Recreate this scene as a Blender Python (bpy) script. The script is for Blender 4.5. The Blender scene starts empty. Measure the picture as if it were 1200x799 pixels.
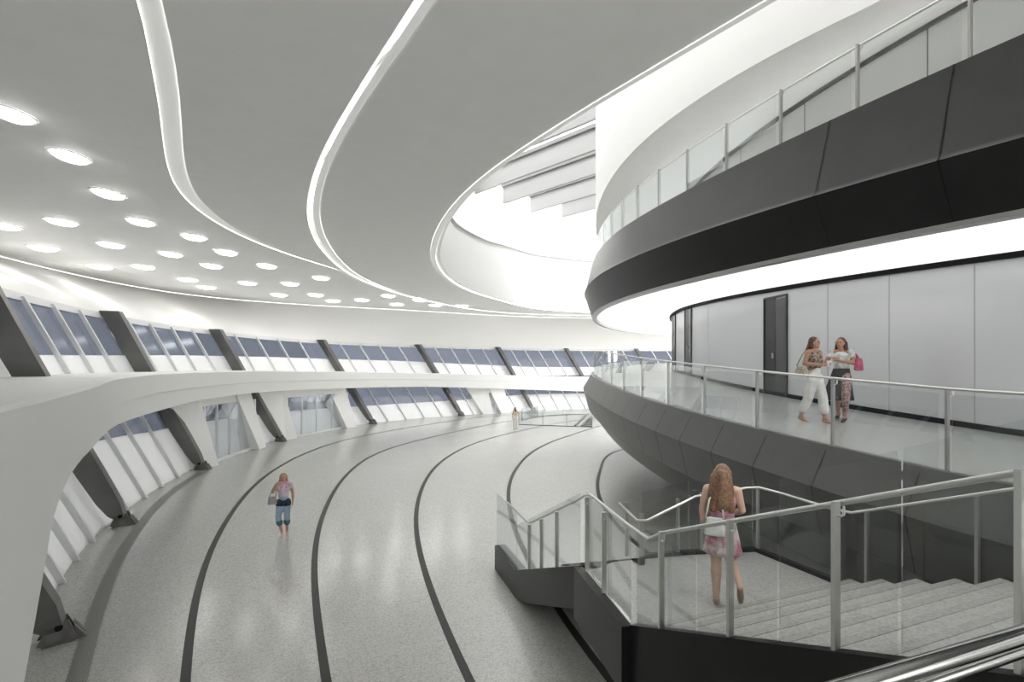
import bpy, bmesh, math, random
import numpy as np
from mathutils import Vector, Matrix
random.seed(7)
SC = bpy.context.scene
COL = SC.collection
PI = math.pi
# ------------------------------------------------------------------ camera, world, exposure
EYE, F, HZ = 4.5, 600.0, 430.0            # eye height (m), focal length and horizon row in 1200x799 pixels
cam = bpy.data.cameras.new('camera'); cam.sensor_width = 36; cam.lens = 36*F/1200
cam.shift_y = (HZ-399.5)/1200; cam.clip_start = 0.05; cam.clip_end = 2000
co = bpy.data.objects.new('camera', cam); COL.objects.link(co)
co.location = (0, 0, EYE); co.rotation_euler = (PI/2, 0, 0); SC.camera = co
W = bpy.data.worlds.new('world'); SC.world = W; W.use_nodes = True
bg = W.node_tree.nodes['Background']
bg.inputs[0].default_value = (1.0, 0.985, 0.955, 1); bg.inputs[1].default_value = 3.2
SC.view_settings.view_transform = 'Standard'; SC.view_settings.look = 'None'
SC.view_settings.exposure = 0.76; SC.view_settings.gamma = 1.0; SC.view_settings.use_curve_mapping = False
try:
    SC.cycles.use_denoising = True; SC.cycles.max_bounces = 14; SC.cycles.diffuse_bounces = 10
    SC.cycles.glossy_bounces = 5; SC.cycles.transparent_max_bounces = 24; SC.cycles.transmission_bounces = 8
    SC.cycles.sample_clamp_indirect = 6.0
except Exception: pass
DOWNLIGHT_E, COVE_E, SOFFIT_E, UP_E = 8.0, 0.13, 0.50, 10.0
# ------------------------------------------------------------------ materials
def mat(name, base, rough=0.5, metal=0.0, spec=0.5, emit=0.0, ecol=None):
    m = bpy.data.materials.new(name); m.use_nodes = True
    b = m.node_tree.nodes['Principled BSDF']
    b.inputs['Base Color'].default_value = (*base, 1); b.inputs['Roughness'].default_value = rough
    b.inputs['Metallic'].default_value = metal; b.inputs['Specular IOR Level'].default_value = spec
    if emit:
        b.inputs['Emission Color'].default_value = (*(ecol or base), 1); b.inputs['Emission Strength'].default_value = emit
    return m
def noise_mat(name, c0, c1, scale, rough=0.6, metal=0.0, detail=3, p0=0.35, p1=0.65, spec=0.5):
    m = mat(name, c0, rough, metal, spec); nt = m.node_tree; b = nt.nodes['Principled BSDF']
    tc = nt.nodes.new('ShaderNodeTexCoord'); n = nt.nodes.new('ShaderNodeTexNoise'); r = nt.nodes.new('ShaderNodeValToRGB')
    n.inputs['Scale'].default_value = scale; n.inputs['Detail'].default_value = detail
    r.color_ramp.elements[0].color = (*c0, 1); r.color_ramp.elements[1].color = (*c1, 1)
    r.color_ramp.elements[0].position = p0; r.color_ramp.elements[1].position = p1
    nt.links.new(tc.outputs['Object'], n.inputs['Vector']); nt.links.new(n.outputs['Fac'], r.inputs['Fac'])
    nt.links.new(r.outputs['Color'], b.inputs['Base Color']); return m
M = {}
M['white'] = mat('white_paint', (.82, .82, .81), .55)
M['plaster'] = noise_mat('ceiling_plaster', (.87, .87, .855), (.89, .89, .875), 3, .6)
M['pier'] = mat('portal_white', (.86, .86, .85), .4)
M['cove'] = mat('cove_strip', (.80, .80, .78), .5, emit=COVE_E, ecol=(1, 1, .98))
M['lamp'] = mat('downlight_glow', (1, 1, 1), .5, emit=DOWNLIGHT_E, ecol=(1, .99, .96))
M['lum'] = mat('luminous_ceiling', (.9, .9, .9), .5, emit=SOFFIT_E, ecol=(1, 1, 1))
M['dark'] = noise_mat('dark_metal_panel', (.060, .060, .058), (.068, .068, .066), 2, .38, .0, spec=.6)
M['dark2'] = noise_mat('black_metal_panel', (.015, .015, .015), (.018, .018, .018), 2, .30, .0, spec=.15)
M['uplight'] = mat('uplight_strip', (1, 1, 1), .5, emit=UP_E, ecol=(1, 1, 1))
M['fin'] = mat('skylight_fin_paint', (.42, .42, .42), .6)
M['finr'] = mat('skylight_rail_paint', (.24, .24, .24), .6)
M['line'] = mat('floor_inlay_dark', (.025, .025, .022), .45, 0, .25)
M['column'] = noise_mat('dark_painted_steel', (.115, .115, .11), (.14, .14, .135), 1.5, .4)
M['shoe'] = noise_mat('column_shoe_steel', (.10, .098, .094), (.15, .145, .14), 6, .45)
M['black'] = mat('black_joint', (.012, .012, .012), .6, 0, .08)
M['steel'] = mat('brushed_steel', (.62, .62, .60), .28, .9)
M['polished'] = mat('polished_steel', (.42, .42, .41), .14, 1.0)
M['steel_dull'] = mat('dull_steel_post', (.40, .40, .39), .35, .75)
M['mull'] = mat('mullion_white_metal', (.72, .73, .74), .4)
M['joint'] = mat('panel_joint', (.36, .36, .36), .5)
M['panel'] = mat('satin_wall_panel', (.58, .59, .60), .22, .15, .6)
def frit_mat(f=.22):                           # white fritted glass lets soft daylight through
    m = mat('white_fritted_glass', (.84, .85, .86), .18); nt = m.node_tree; b = nt.nodes['Principled BSDF']; o = nt.nodes['Material Output']
    t = nt.nodes.new('ShaderNodeBsdfTranslucent'); t.inputs[0].default_value = (.92, .92, .92, 1); x = nt.nodes.new('ShaderNodeMixShader'); x.inputs[0].default_value = f
    nt.links.new(b.outputs[0], x.inputs[1]); nt.links.new(t.outputs[0], x.inputs[2]); nt.links.new(x.outputs[0], o.inputs[0]); return m
M['frit'] = frit_mat(); M['fill_glass'] = frit_mat(.5)  # the more translucent one is for the unseen back wall, added as fill
M['ground'] = mat('pale_ground', (.8, .8, .8), .9)
M['door'] = mat('door_dark', (.028, .028, .03), .3)
M['doorleaf'] = mat('door_leaf_gray', (.10, .10, .105), .22, .4)
def terrazzo(name, base, rough):
    m = mat(name, base, rough, 0, .5); nt = m.node_tree; b = nt.nodes['Principled BSDF']
    tc = nt.nodes.new('ShaderNodeTexCoord')
    v = nt.nodes.new('ShaderNodeTexVoronoi'); v.inputs['Scale'].default_value = 48
    n = nt.nodes.new('ShaderNodeTexNoise'); n.inputs['Scale'].default_value = 30; n.inputs['Detail'].default_value = 5
    r = nt.nodes.new('ShaderNodeValToRGB'); e = r.color_ramp.elements
    k = lambda f: tuple(f*x for x in base)+(1,)
    e[0].position = .0; e[0].color = k(.72); e[1].position = 1; e[1].color = k(1.25)
    for p, f in ((.22, .82), (.45, 1.0), (.8, 1.12)):
        q = e.new(p); q.color = k(f)
    sep = nt.nodes.new('ShaderNodeSeparateColor'); mx = nt.nodes.new('ShaderNodeMix'); mx.data_type = 'FLOAT'; mx.inputs[0].default_value = .30
    nt.links.new(tc.outputs['Object'], v.inputs['Vector']); nt.links.new(tc.outputs['Object'], n.inputs['Vector'])
    nt.links.new(v.outputs['Color'], sep.inputs[0]); nt.links.new(sep.outputs[0], mx.inputs[2]); nt.links.new(n.outputs['Fac'], mx.inputs[3])
    nt.links.new(mx.outputs[0], r.inputs['Fac']); nt.links.new(r.outputs['Color'], b.inputs['Base Color'])
    n2 = nt.nodes.new('ShaderNodeTexNoise'); n2.inputs['Scale'].default_value = .5; n2.inputs['Detail'].default_value = 2
    mr = nt.nodes.new('ShaderNodeMapRange'); mr.inputs[3].default_value = rough-.05; mr.inputs[4].default_value = rough+.05
    nt.links.new(tc.outputs['Object'], n2.inputs['Vector']); nt.links.new(n2.outputs['Fac'], mr.inputs[0]); nt.links.new(mr.outputs[0], b.inputs['Roughness'])
    return m
M['floor'] = terrazzo('terrazzo_floor', (.45, .45, .43), .19)
M['stone'] = terrazzo('stair_terrazzo', (.33, .325, .31), .35)
M['tread_edge_shade'] = terrazzo('stair_edge_shade', (.285, .28, .265), .4)  # darker stone painted to stand in for shading between the treads
M['deck'] = mat('walkway_floor', (.46, .46, .45), .2)
def glass(name, tint, refl, rough=0.0):
    m = bpy.data.materials.new(name); m.use_nodes = True; nt = m.node_tree; nt.nodes.clear()
    o = nt.nodes.new('ShaderNodeOutputMaterial'); t = nt.nodes.new('ShaderNodeBsdfTransparent'); g = nt.nodes.new('ShaderNodeBsdfGlossy')
    x = nt.nodes.new('ShaderNodeMixShader'); f = nt.nodes.new('ShaderNodeLayerWeight'); mp = nt.nodes.new('ShaderNodeMapRange')
    t.inputs[0].default_value = (*tint, 1); g.inputs['Roughness'].default_value = rough; g.inputs[0].default_value = (.95, .97, .98, 1)
    f.inputs[0].default_value = .2; mp.inputs[3].default_value = refl; mp.inputs[4].default_value = .45
    nt.links.new(f.outputs['Fresnel'], mp.inputs[0]); nt.links.new(mp.outputs[0], x.inputs[0])
    nt.links.new(t.outputs[0], x.inputs[1]); nt.links.new(g.outputs[0], x.inputs[2]); nt.links.new(x.outputs[0], o.inputs[0]); return m
M['glass'] = glass('clear_rail_glass', (.93, .94, .935), .02)
M['blueglass'] = glass('blue_tinted_glazing', (.215, .228, .258), .02, .12)
M['doorglass'] = glass('door_glass', (.90, .91, .92), .05)
M['clearglass'] = glass('clear_skylight_glass', (.97, .98, 1), .03)
def grate_mat():
    m = mat('drain_grating', (.2, .2, .19), .4, .5); nt = m.node_tree; b = nt.nodes['Principled BSDF']
    uv = nt.nodes.new('ShaderNodeTexCoord'); mpg = nt.nodes.new('ShaderNodeMapping'); mpg.inputs['Rotation'].default_value[2] = .5
    w = nt.nodes.new('ShaderNodeTexWave'); w.inputs['Scale'].default_value = 6.0; r = nt.nodes.new('ShaderNodeValToRGB')
    r.color_ramp.elements[0].position = .4; r.color_ramp.elements[0].color = (.09, .09, .086, 1)
    r.color_ramp.elements[1].position = .6; r.color_ramp.elements[1].color = (.42, .42, .40, 1)
    nt.links.new(uv.outputs['UV'], mpg.inputs[0]); nt.links.new(mpg.outputs[0], w.inputs['Vector'])
    nt.links.new(w.outputs['Fac'], r.inputs['Fac']); nt.links.new(r.outputs['Color'], b.inputs['Base Color']); return m
M['grate'] = grate_mat()
# ------------------------------------------------------------------ object helpers
def link(name, me, m, parent=None, smooth=False):
    o = bpy.data.objects.new(name, me); COL.objects.link(o)
    if m is not None: me.materials.append(m)
    if smooth:
        for p in me.polygons: p.use_smooth = True
    if parent: o.parent = parent
    return o
def mesh_of(verts, faces, name='m'):
    me = bpy.data.meshes.new(name); me.from_pydata([tuple(map(float, v)) for v in verts], [], faces); me.update(); return me
def bm_obj(name, bm, m, parent=None, smooth=False):
    bmesh.ops.recalc_face_normals(bm, faces=bm.faces[:])
    me = bpy.data.meshes.new(name); bm.to_mesh(me); bm.free(); return link(name, me, m, parent, smooth)
def tag(o, label=None, cat=None, group=None, kind=None):
    if label: o['label'] = label
    if cat: o['category'] = cat
    if group: o['group'] = group
    if kind: o['kind'] = kind
    return o
def struct(o): o['kind'] = 'structure'; return o
def thing(name, label, cat, loc=(0, 0, 0), group=None, kind=None):
    o = bpy.data.objects.new(name, None); COL.objects.link(o); o.location = loc; o.empty_display_size = .2
    return tag(o, label, cat, group, kind)
def add_box(bm, c, d, rot=None):
    r = bmesh.ops.create_cube(bm, size=1)['verts']
    mt = Matrix.Translation(Vector(c)) @ (rot.to_4x4() if rot else Matrix.Identity(4)) @ Matrix.Diagonal((*d, 1))
    bmesh.ops.transform(bm, matrix=mt, verts=r); return r
def add_hex(bm, lo, hi):            # prism between two matching polygons
    a = [bm.verts.new(p) for p in lo]; b = [bm.verts.new(p) for p in hi]; n = len(a)
    bm.faces.new(a[::-1]); bm.faces.new(b)
    for i in range(n): bm.faces.new((a[i], a[(i+1) % n], b[(i+1) % n], b[i]))
def add_tube(bm, pts, r, seg=10, cap=True):
    pts = [Vector(p) for p in pts]; rings = []; up = Vector((0, 0, 1))
    for i, p in enumerate(pts):
        d = (pts[min(i+1, len(pts)-1)]-pts[max(i-1, 0)]).normalized()
        x = d.cross(up)
        if x.length < 1e-4: x = d.cross(Vector((0, 1, 0)))
        x.normalize(); y = x.cross(d)
        rr = r[i] if isinstance(r, (list, tuple)) else r
        rings.append([bm.verts.new(p+x*(rr*math.cos(2*PI*k/seg))+y*(rr*math.sin(2*PI*k/seg))) for k in range(seg)])
    for a, b in zip(rings, rings[1:]):
        for k in range(seg): bm.faces.new((a[k], a[(k+1) % seg], b[(k+1) % seg], b[k]))
    if cap: bm.faces.new(rings[0][::-1]); bm.faces.new(rings[-1])
def add_plate(bm, p, q, z0a, z1a, z0b, z1b, t):   # upright plate between plan points p and q
    p, q = Vector((p[0], p[1], 0)), Vector((q[0], q[1], 0)); d = (q-p).normalized(); n = Vector((-d.y, d.x, 0))*t/2
    V = lambda a, z: a+Vector((0, 0, z))
    add_hex(bm, [V(p-n, z0a), V(q-n, z0b), V(q-n, z1b), V(p-n, z1a)], [V(p+n, z0a), V(q+n, z0b), V(q+n, z1b), V(p+n, z1a)])
def loft(name, rows, m, parent=None, smooth=True, closed=False, uv=False):
    rows = [np.asarray(r, float) for r in rows]; n = len(rows[0]); k = len(rows)
    V = np.concatenate(rows); Fc = []
    for j in range(k if closed else k-1):
        a, b = j*n, ((j+1) % k)*n
        for i in range(n-1): Fc.append((a+i, a+i+1, b+i+1, b+i))
    if closed:
        Fc.append(tuple(j*n for j in range(k))[::-1]); Fc.append(tuple(j*n+n-1 for j in range(k)))
    me = mesh_of(V, Fc, name)
    if uv:
        L = [np.concatenate([[0], np.cumsum(np.linalg.norm(np.diff(r, axis=0), axis=1))]) for r in rows[:1]][0]
        lay = me.uv_layers.new(name='UVMap')
        for p in me.polygons:
            for li in p.loop_indices:
                vi = me.loops[li].vertex_index; lay.data[li].uv = (L[vi % n], .3*(vi//n))
    o = link(name, me, m, parent, smooth)
    if smooth:
        try: me.set_sharp_from_angle(angle=math.radians(30))
        except Exception: pass
    return o
ORD = ['zeroth', 'first', 'second', 'third', 'fourth', 'fifth', 'sixth', 'seventh', 'eighth', 'ninth', 'tenth', 'eleventh', 'twelfth', 'thirteenth', 'fourteenth',
       'fifteenth', 'sixteenth', 'seventeenth', 'eighteenth', 'nineteenth', 'twentieth', 'twenty-first', 'twenty-second', 'twenty-third', 'twenty-fourth',
       'twenty-fifth', 'twenty-sixth', 'twenty-seventh', 'twenty-eighth', 'twenty-ninth', 'thirtieth']
# ------------------------------------------------------------------ plan geometry: survey the curves of the hall
CX, CY = 13.0, 27.0                       # pole of the hall's curves
def polar(X, Y):
    X, Y = np.asarray(X, float), np.asarray(Y, float)
    return np.degrees(np.arctan2(Y-CY, X-CX)) % 360, np.hypot(X-CX, Y-CY)
def on_plane(P, z0, s):                   # survey points on the plane z = z0 + s*Y
    P = np.asarray(P, float); Y = (z0-EYE)/((HZ-P[:, 1])/F-s); return (P[:, 0]-600)*Y/F, Y
class Curve:                              # smooth r(theta): penalised cubic B-spline
    def __init__(s, X, Y, w=None, lam=2e-3, nk=22):
        t, r = polar(X, Y); w = np.ones(len(t)) if w is None else np.asarray(w, float)
        s.t0, s.t1 = min(t.min(), 40.), max(t.max(), 285.); s.nk = nk
        s.kn = np.concatenate([[s.t0]*3, np.linspace(s.t0, s.t1, nk-2), [s.t1]*3])
        B = s.basis(t); D = np.diff(np.eye(B.shape[1]), 2, axis=0)
        s.c = np.linalg.solve(B.T@(B*w[:, None])+lam*D.T@D, B.T@(w*r))
    def basis(s, t):
        t = np.clip(np.asarray(t, float), s.t0, s.t1-1e-9); k = s.kn
        B = np.array([(t >= k[i]) & (t < k[i+1]) for i in range(len(k)-1)], float)
        for d in range(1, 4):
            N = []
            for i in range(len(k)-1-d):
                a = (t-k[i])/(k[i+d]-k[i]) if k[i+d] > k[i] else 0*t
                b = (k[i+d+1]-t)/(k[i+d+1]-k[i+1]) if k[i+d+1] > k[i+1] else 0*t
                N.append(a*B[i]+b*B[i+1])
            B = np.array(N)
        return B.T
    def __call__(s, t): return s.basis(np.atleast_1d(t))@s.c
def from_px(P, z0, sl, anchors, lam=2e-3):
    X, Y = on_plane(P, z0, sl); w = np.clip((15/Y)**2, .15, 3)
    A = np.array(anchors, float).reshape(-1, 2)
    return Curve(np.r_[X, A[:, 0]], np.r_[Y, A[:, 1]], np.r_[w, .6*np.ones(len(A))], lam)
def xyz(t, r, z):
    t = np.asarray(t, float); a = np.radians(t); return np.stack([CX+r*np.cos(a), CY+r*np.sin(a), z*np.ones_like(t)], 1)
def hit(px, rfun):                        # plan point where the sight line of column px meets the curve
    k = (px-600)/F; Y = np.linspace(.5, 90, 9000); t, r = polar(k*Y, Y); g = r-rfun(t)
    i = np.where((g[:-1] < 0) & (g[1:] >= 0))[0]
    i = i[0] if len(i) else len(Y)-2
    y = Y[i]-g[i]*(Y[i+1]-Y[i])/(g[i+1]-g[i]); return float(polar(k*y, y)[0]), float(y)
def zcurve(P, rfun, lo=None, hi=None):    # height along a curve from survey points
    d = []
    for px, py in P:
        t, y = hit(px, rfun); d.append((t, EYE+(HZ-py)*y/F))
    d.sort(); t = np.array([a for a, b in d]); z = np.array([b for a, b in d])
    if lo is not None: t = np.r_[lo[0], t]; z = np.r_[lo[1], z]
    if hi is not None: t = np.r_[t, hi[0]]; z = np.r_[z, hi[1]]
    def f(q):
        q = np.atleast_1d(q).astype(float); h = np.interp(q, t, z)
        return np.mean([np.interp(q+k, t, z) for k in (-2, -1, 0, 1, 2)], axis=0)
    return f
FLOORPX = {
 'A': ([(216,799),(221,760),(226,720),(235,682.5),(247.5,645),(262.5,615),(275,595),(295,572.7),(320,551),(350,535),(385,521),(425,510.6),(498,498),(540,491.5)], [(-.2,0),(3.5,-7),(1,49.3),(8,52.3),(18,52.6)]),
 'B': ([(384.5,799),(376,760),(371,725),(368.7,682.5),(371,640),(379.3,600),(395.3,570),(420,544),(450,527.7),(498,514),(560,500)], [(1,0),(5.5,-7),(1,44.3),(6,48.3),(13,50.4),(19,50.2)]),
 'C': ([(552.5,799),(525,742.5),(506,697.5),(495,657.5),(488.7,625),(488.3,600),(495,570),(510,547.6),(537.7,527.6),(575,513.3),(635,499.3)], [(2.6,0),(7,-7),(6,43.8),(12,47.3),(19,47.5)]),
 'D': ([(715,797.5),(687.5,760),(652.5,711),(595.8,577.7),(602.8,552.7),(620,532.6),(650,516.3),(693,502)], [(4.4,0),(9,-7),(8.6,41.4),(13,44.2),(19,44.5)]),
 'E': ([(702.4,582.7),(700.4,567.7),(703,552.7),(710.5,535)], [(3.1,13.5),(4.6,8),(8,2),(8,29.5),(12,31)])}
FL = {k: from_px(v[0], 0, 0, v[1]) for k, v in FLOORPX.items()}
GR = from_px([(90,799),(108.5,728),(129,676),(161,620),(194.6,582),(232,556)], 0, 0, [(-3.2,2.6),(0,-3)], 5e-3)
ZC0, ZCS = 7.6, .045                      # the ceiling rises gently towards the far side
zc = lambda t, r: ZC0+ZCS*np.maximum(CY+r*np.sin(np.radians(t)), -5)
RO = from_px([(900,0),(780,70),(650,144),(600.4,180),(576.6,200),(557.9,215),(525.3,245),(510.3,270),(504.8,292.7),(510.3,315),(530.3,332.8),(562.9,346.5),(600.4,356.6),(650,364)], ZC0, ZCS, [(5.2,0),(9,-6),(11,51),(20,50),(30,45)])
R2 = from_px([(508.3,0),(470,54),(437.7,102.7),(412.6,140),(395,175),(377.5,217.6),(375,247.6),(381.3,277.7),(397.6,302.7),(425,325),(455,338),(495,350),(538,359),(598,366.6)], ZC0, ZCS, [(2.4,-1),(6,-8),(8,55.5),(20,55),(30,50)])
R3 = from_px([(204,0),(201.5,50),(201.5,100),(207.5,160),(225,210),(250,247.5),(280,270),(320,290),(367,306)], ZC0, ZCS, [(-.2,-2),(4,-9),(-7,24.5),(-6.6,30),(-4,40)])
RW = from_px([(0,300),(100,324),(200,342),(300,353),(400,359),(650,372)], ZC0, ZCS, [(-13.7,8),(-8,-2),(0,-11),(14,62),(25,59),(36,51)])
WB = [(3,-9),(-1.5,-4),(-4.2,2),(-7.55,8.4),(-11.2,14.6),(-13.7,22.5),(-14.1,31),(-11.1,40.6),(-4.74,47.4),(2.2,52.5),(9.5,54.8),(18,55),(27,52),(36,45)]
RB0 = Curve([p[0] for p in WB], [p[1] for p in WB], lam=1e-5, nk=24)
RB = lambda t: RB0(t)+.3
KR, KT = .30, .50                         # facade leans outwards and its frames lean along the wall
wall_r = lambda t, z, off=0: RB(t)+KR*z+off
T0, T1 = 52.0, 262.0
TH = np.linspace(T0, T1, 160)
ZWT = 6.5
def lean(t0, z, off):                     # point on a slanted frame line that starts at base angle t0
    r0 = float(RB(t0)[0]); t = t0+math.degrees(KT*z/r0); r = float(RB(t)[0])+KR*z+off; a = math.radians(t)
    return Vector((CX+r*math.cos(a), CY+r*math.sin(a), z))
# ------------------------------------------------------------------ the shell: ground, floor, ceiling
gm = mesh_of([(-300, -300, -.6), (300, -300, -.6), (300, 300, -.6), (-300, 300, -.6)], [(0, 1, 2, 3)], 'ground')
struct(link('ground', gm, M['ground']))
rb = RB(TH)+.6
bm = bmesh.new()
fv = [bm.verts.new(p) for p in xyz(TH, rb, 0.0)] + [bm.verts.new((40, -14, 0)), bm.verts.new((8, -14, 0))][::1]
bm.faces.new(fv); r = bmesh.ops.extrude_face_region(bm, geom=bm.faces[:])
for v in [g for g in r['geom'] if isinstance(g, bmesh.types.BMVert)]: v.co.z -= .3
struct(bm_obj('floor', bm, M['floor']))
def ribbon(name, rf, w, z, m, t0, t1, uv=False, h=.006, n=170):
    t = np.linspace(t0, t1, n); r = rf(t)
    # true width: correct the radial width for the slope of the curve
    sl = np.gradient(r, np.radians(t))/r; ww = w/2*np.sqrt(1+sl**2)
    return loft(name, [xyz(t, r-ww, z), xyz(t, r+ww, z), xyz(t, r+ww, z+h), xyz(t, r-ww, z+h)], m, closed=True, smooth=False) if not uv else \
           loft(name, [xyz(t, r-ww, z+h), xyz(t, r+ww, z+h)], m, smooth=False, uv=True)
for i, (k, a, b) in enumerate((('A', 62, 258), ('B', 62, 258), ('C', 70, 256), ('D', 75, 254), ('E', 100, 246))):
    struct(ribbon('trim_%d' % (i+1), FL[k], .135, .0, M['line'], a, b))
tG = float(hit(232, lambda t: GR(t))[0])
g = ribbon('drain_grate', GR, .25, .004, M['grate'], tG-1.5, 245, uv=True)
tag(g, 'long curved steel drain grating in the floor beside the slanted columns', 'drain grate')
# ceiling panels between the curved light coves
r3 = np.maximum(R3(TH), R2(TH)+.5)
rw, r2, ro = RW(TH), R2(TH), RO(TH)
def cstrip(name, ra, rb_, m, dz=0.0): return struct(loft(name, [xyz(TH, ra, zc(TH, ra)+dz), xyz(TH, rb_, zc(TH, rb_)+dz)], m))
gap3 = np.clip((R3(TH)-R2(TH)-.45)/2.5, 0, 1)
def nw(ra, w, ref=16.0):                 # radial width of a band whose true width narrows near the lookout
    Yc = CY+ra*np.sin(np.radians(TH)); sl = np.gradient(ra, np.radians(TH))/ra
    return w*np.clip(Yc/ref, .42, 1)*np.sqrt(1+np.minimum(sl**2, 3))
w3 = nw(R3(TH), .34, 6)*gap3+.004; w2a, w2b = nw(r2, .20), nw(r2, .36); woa, wob = nw(ro, .18), nw(ro, .32)
cstrip('ceiling', rw, r3+w3, M['plaster'])
cstrip('ceiling_middle', r3, r2+w2b, M['plaster'])
cstrip('ceiling_inner', r2, ro, M['plaster'])
cstrip('trim_6', r3+w3, r3, M['cove'], .02)
cstrip('trim_7', r2+w2a, r2, M['cove'], -.012)
cstrip('trim_8', r2+w2b, r2+w2a, M['plaster'], .06)
cstrip('trim_9', ro, ro-woa, M['cove'], -.012)
cstrip('trim_10', ro-woa, ro-wob, M['plaster'], .05)
rt = ro-wob
# throat of the roof light, a ledge and the bright upper well
ZT = zcurve([(534,260),(550,271),(575,283),(600,290),(650,301),(690,305.5)], lambda t: RO(t)-.32, lo=(60, 15.6), hi=(250, 11.5))
zt = ZT(TH)
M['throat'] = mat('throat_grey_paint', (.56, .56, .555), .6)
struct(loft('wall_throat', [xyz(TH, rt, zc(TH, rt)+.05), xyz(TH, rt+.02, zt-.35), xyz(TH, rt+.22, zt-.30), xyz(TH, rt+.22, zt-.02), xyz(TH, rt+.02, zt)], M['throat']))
struct(loft('wall_well', [xyz(TH, rt+.02, zt), xyz(TH, rt+.5, zt+.02), xyz(TH, rt+.5, 17.5+0*zt)], M['white']))
# ------------------------------------------------------------------ the outer wall: cove band, windows, ring beam
zw = ZWT+0*TH
struct(loft('wall_cove', [xyz(TH, wall_r(TH, ZWT, -.05), zw), xyz(TH, wall_r(TH, ZWT, -.05)+.25, zw+.35), xyz(TH, rw-.12, zc(TH, rw)-.05), xyz(TH, rw, zc(TH, rw)-.04), xyz(TH, rw+.05, zc(TH, rw)+.02)], M['white']))
RF = lambda t: RB(t)-.9
ZBT = zcurve([(0,480),(60,462),(125,445),(188,437),(300,434),(400,435),(500,437),(600,439.5),(680,441.5)], RF, lo=(55, 3.4), hi=(262, 4.05))
ZBC = zcurve([(25,533),(88,495),(140,473),(200,458),(300,448),(400,445),(500,444.5),(680,449)], RF, lo=(55, 2.9), hi=(262, 1.6))
ZBB = zcurve([(20,799),(40,680),(60,600),(84,551),(120,515),(160,490),(193,480),(230,470),(300,460),(400,455),(500,453),(600,456),(680,458.5)], RF, lo=(55, 1.8), hi=(230, -.9))
tb = np.linspace(T0, T1, 260); bt, bc, bb = ZBT(tb), ZBC(tb), np.maximum(ZBB(tb), 0.0)
bc = np.clip(bc, bb+.05, bt-.1)
back = lambda z: RB(tb)+KR*z-.02
struct(loft('ring_beam', [xyz(tb, back(bt), bt), xyz(tb, RF(tb)+.05, bt), xyz(tb, RF(tb), bt-.05), xyz(tb, RF(tb), bc), xyz(tb, RF(tb)+.035, bc-.012), xyz(tb, RF(tb)+.05, bb), xyz(tb, back(bb), bb)], M['white'], closed=True))
ZSU = zcurve([(30,418),(160,418),(250,417.5),(350,419),(420,421),(500,423),(580,427),(650,430)], lambda t: wall_r(t, 4.7), lo=(55, 4.45), hi=(250, 4.8))
ZSL = zcurve([(130,512),(160,506),(185,503.5),(433,475),(500,471),(550,468),(620,462)], lambda t: wall_r(t, 1.9), lo=(55, 1.6), hi=(250, 2.2))
COLS = [(-4.2,2),(-7.55,8.4),(-11.2,14.6),(-13.7,22.5),(-14.1,31),(-11.1,40.6),(-4.74,47.4),(2.2,52.5),(9.5,54.8),(17,55.1),(24.5,53.2)]
CT = [float(polar(*c)[0]) for c in COLS]
DOORS = {3: (.02, .115, .655, .745), 4: (.06, .14, .70, .80), 6: (.30, .42, .53, .66)}
ndoor = 0
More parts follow.
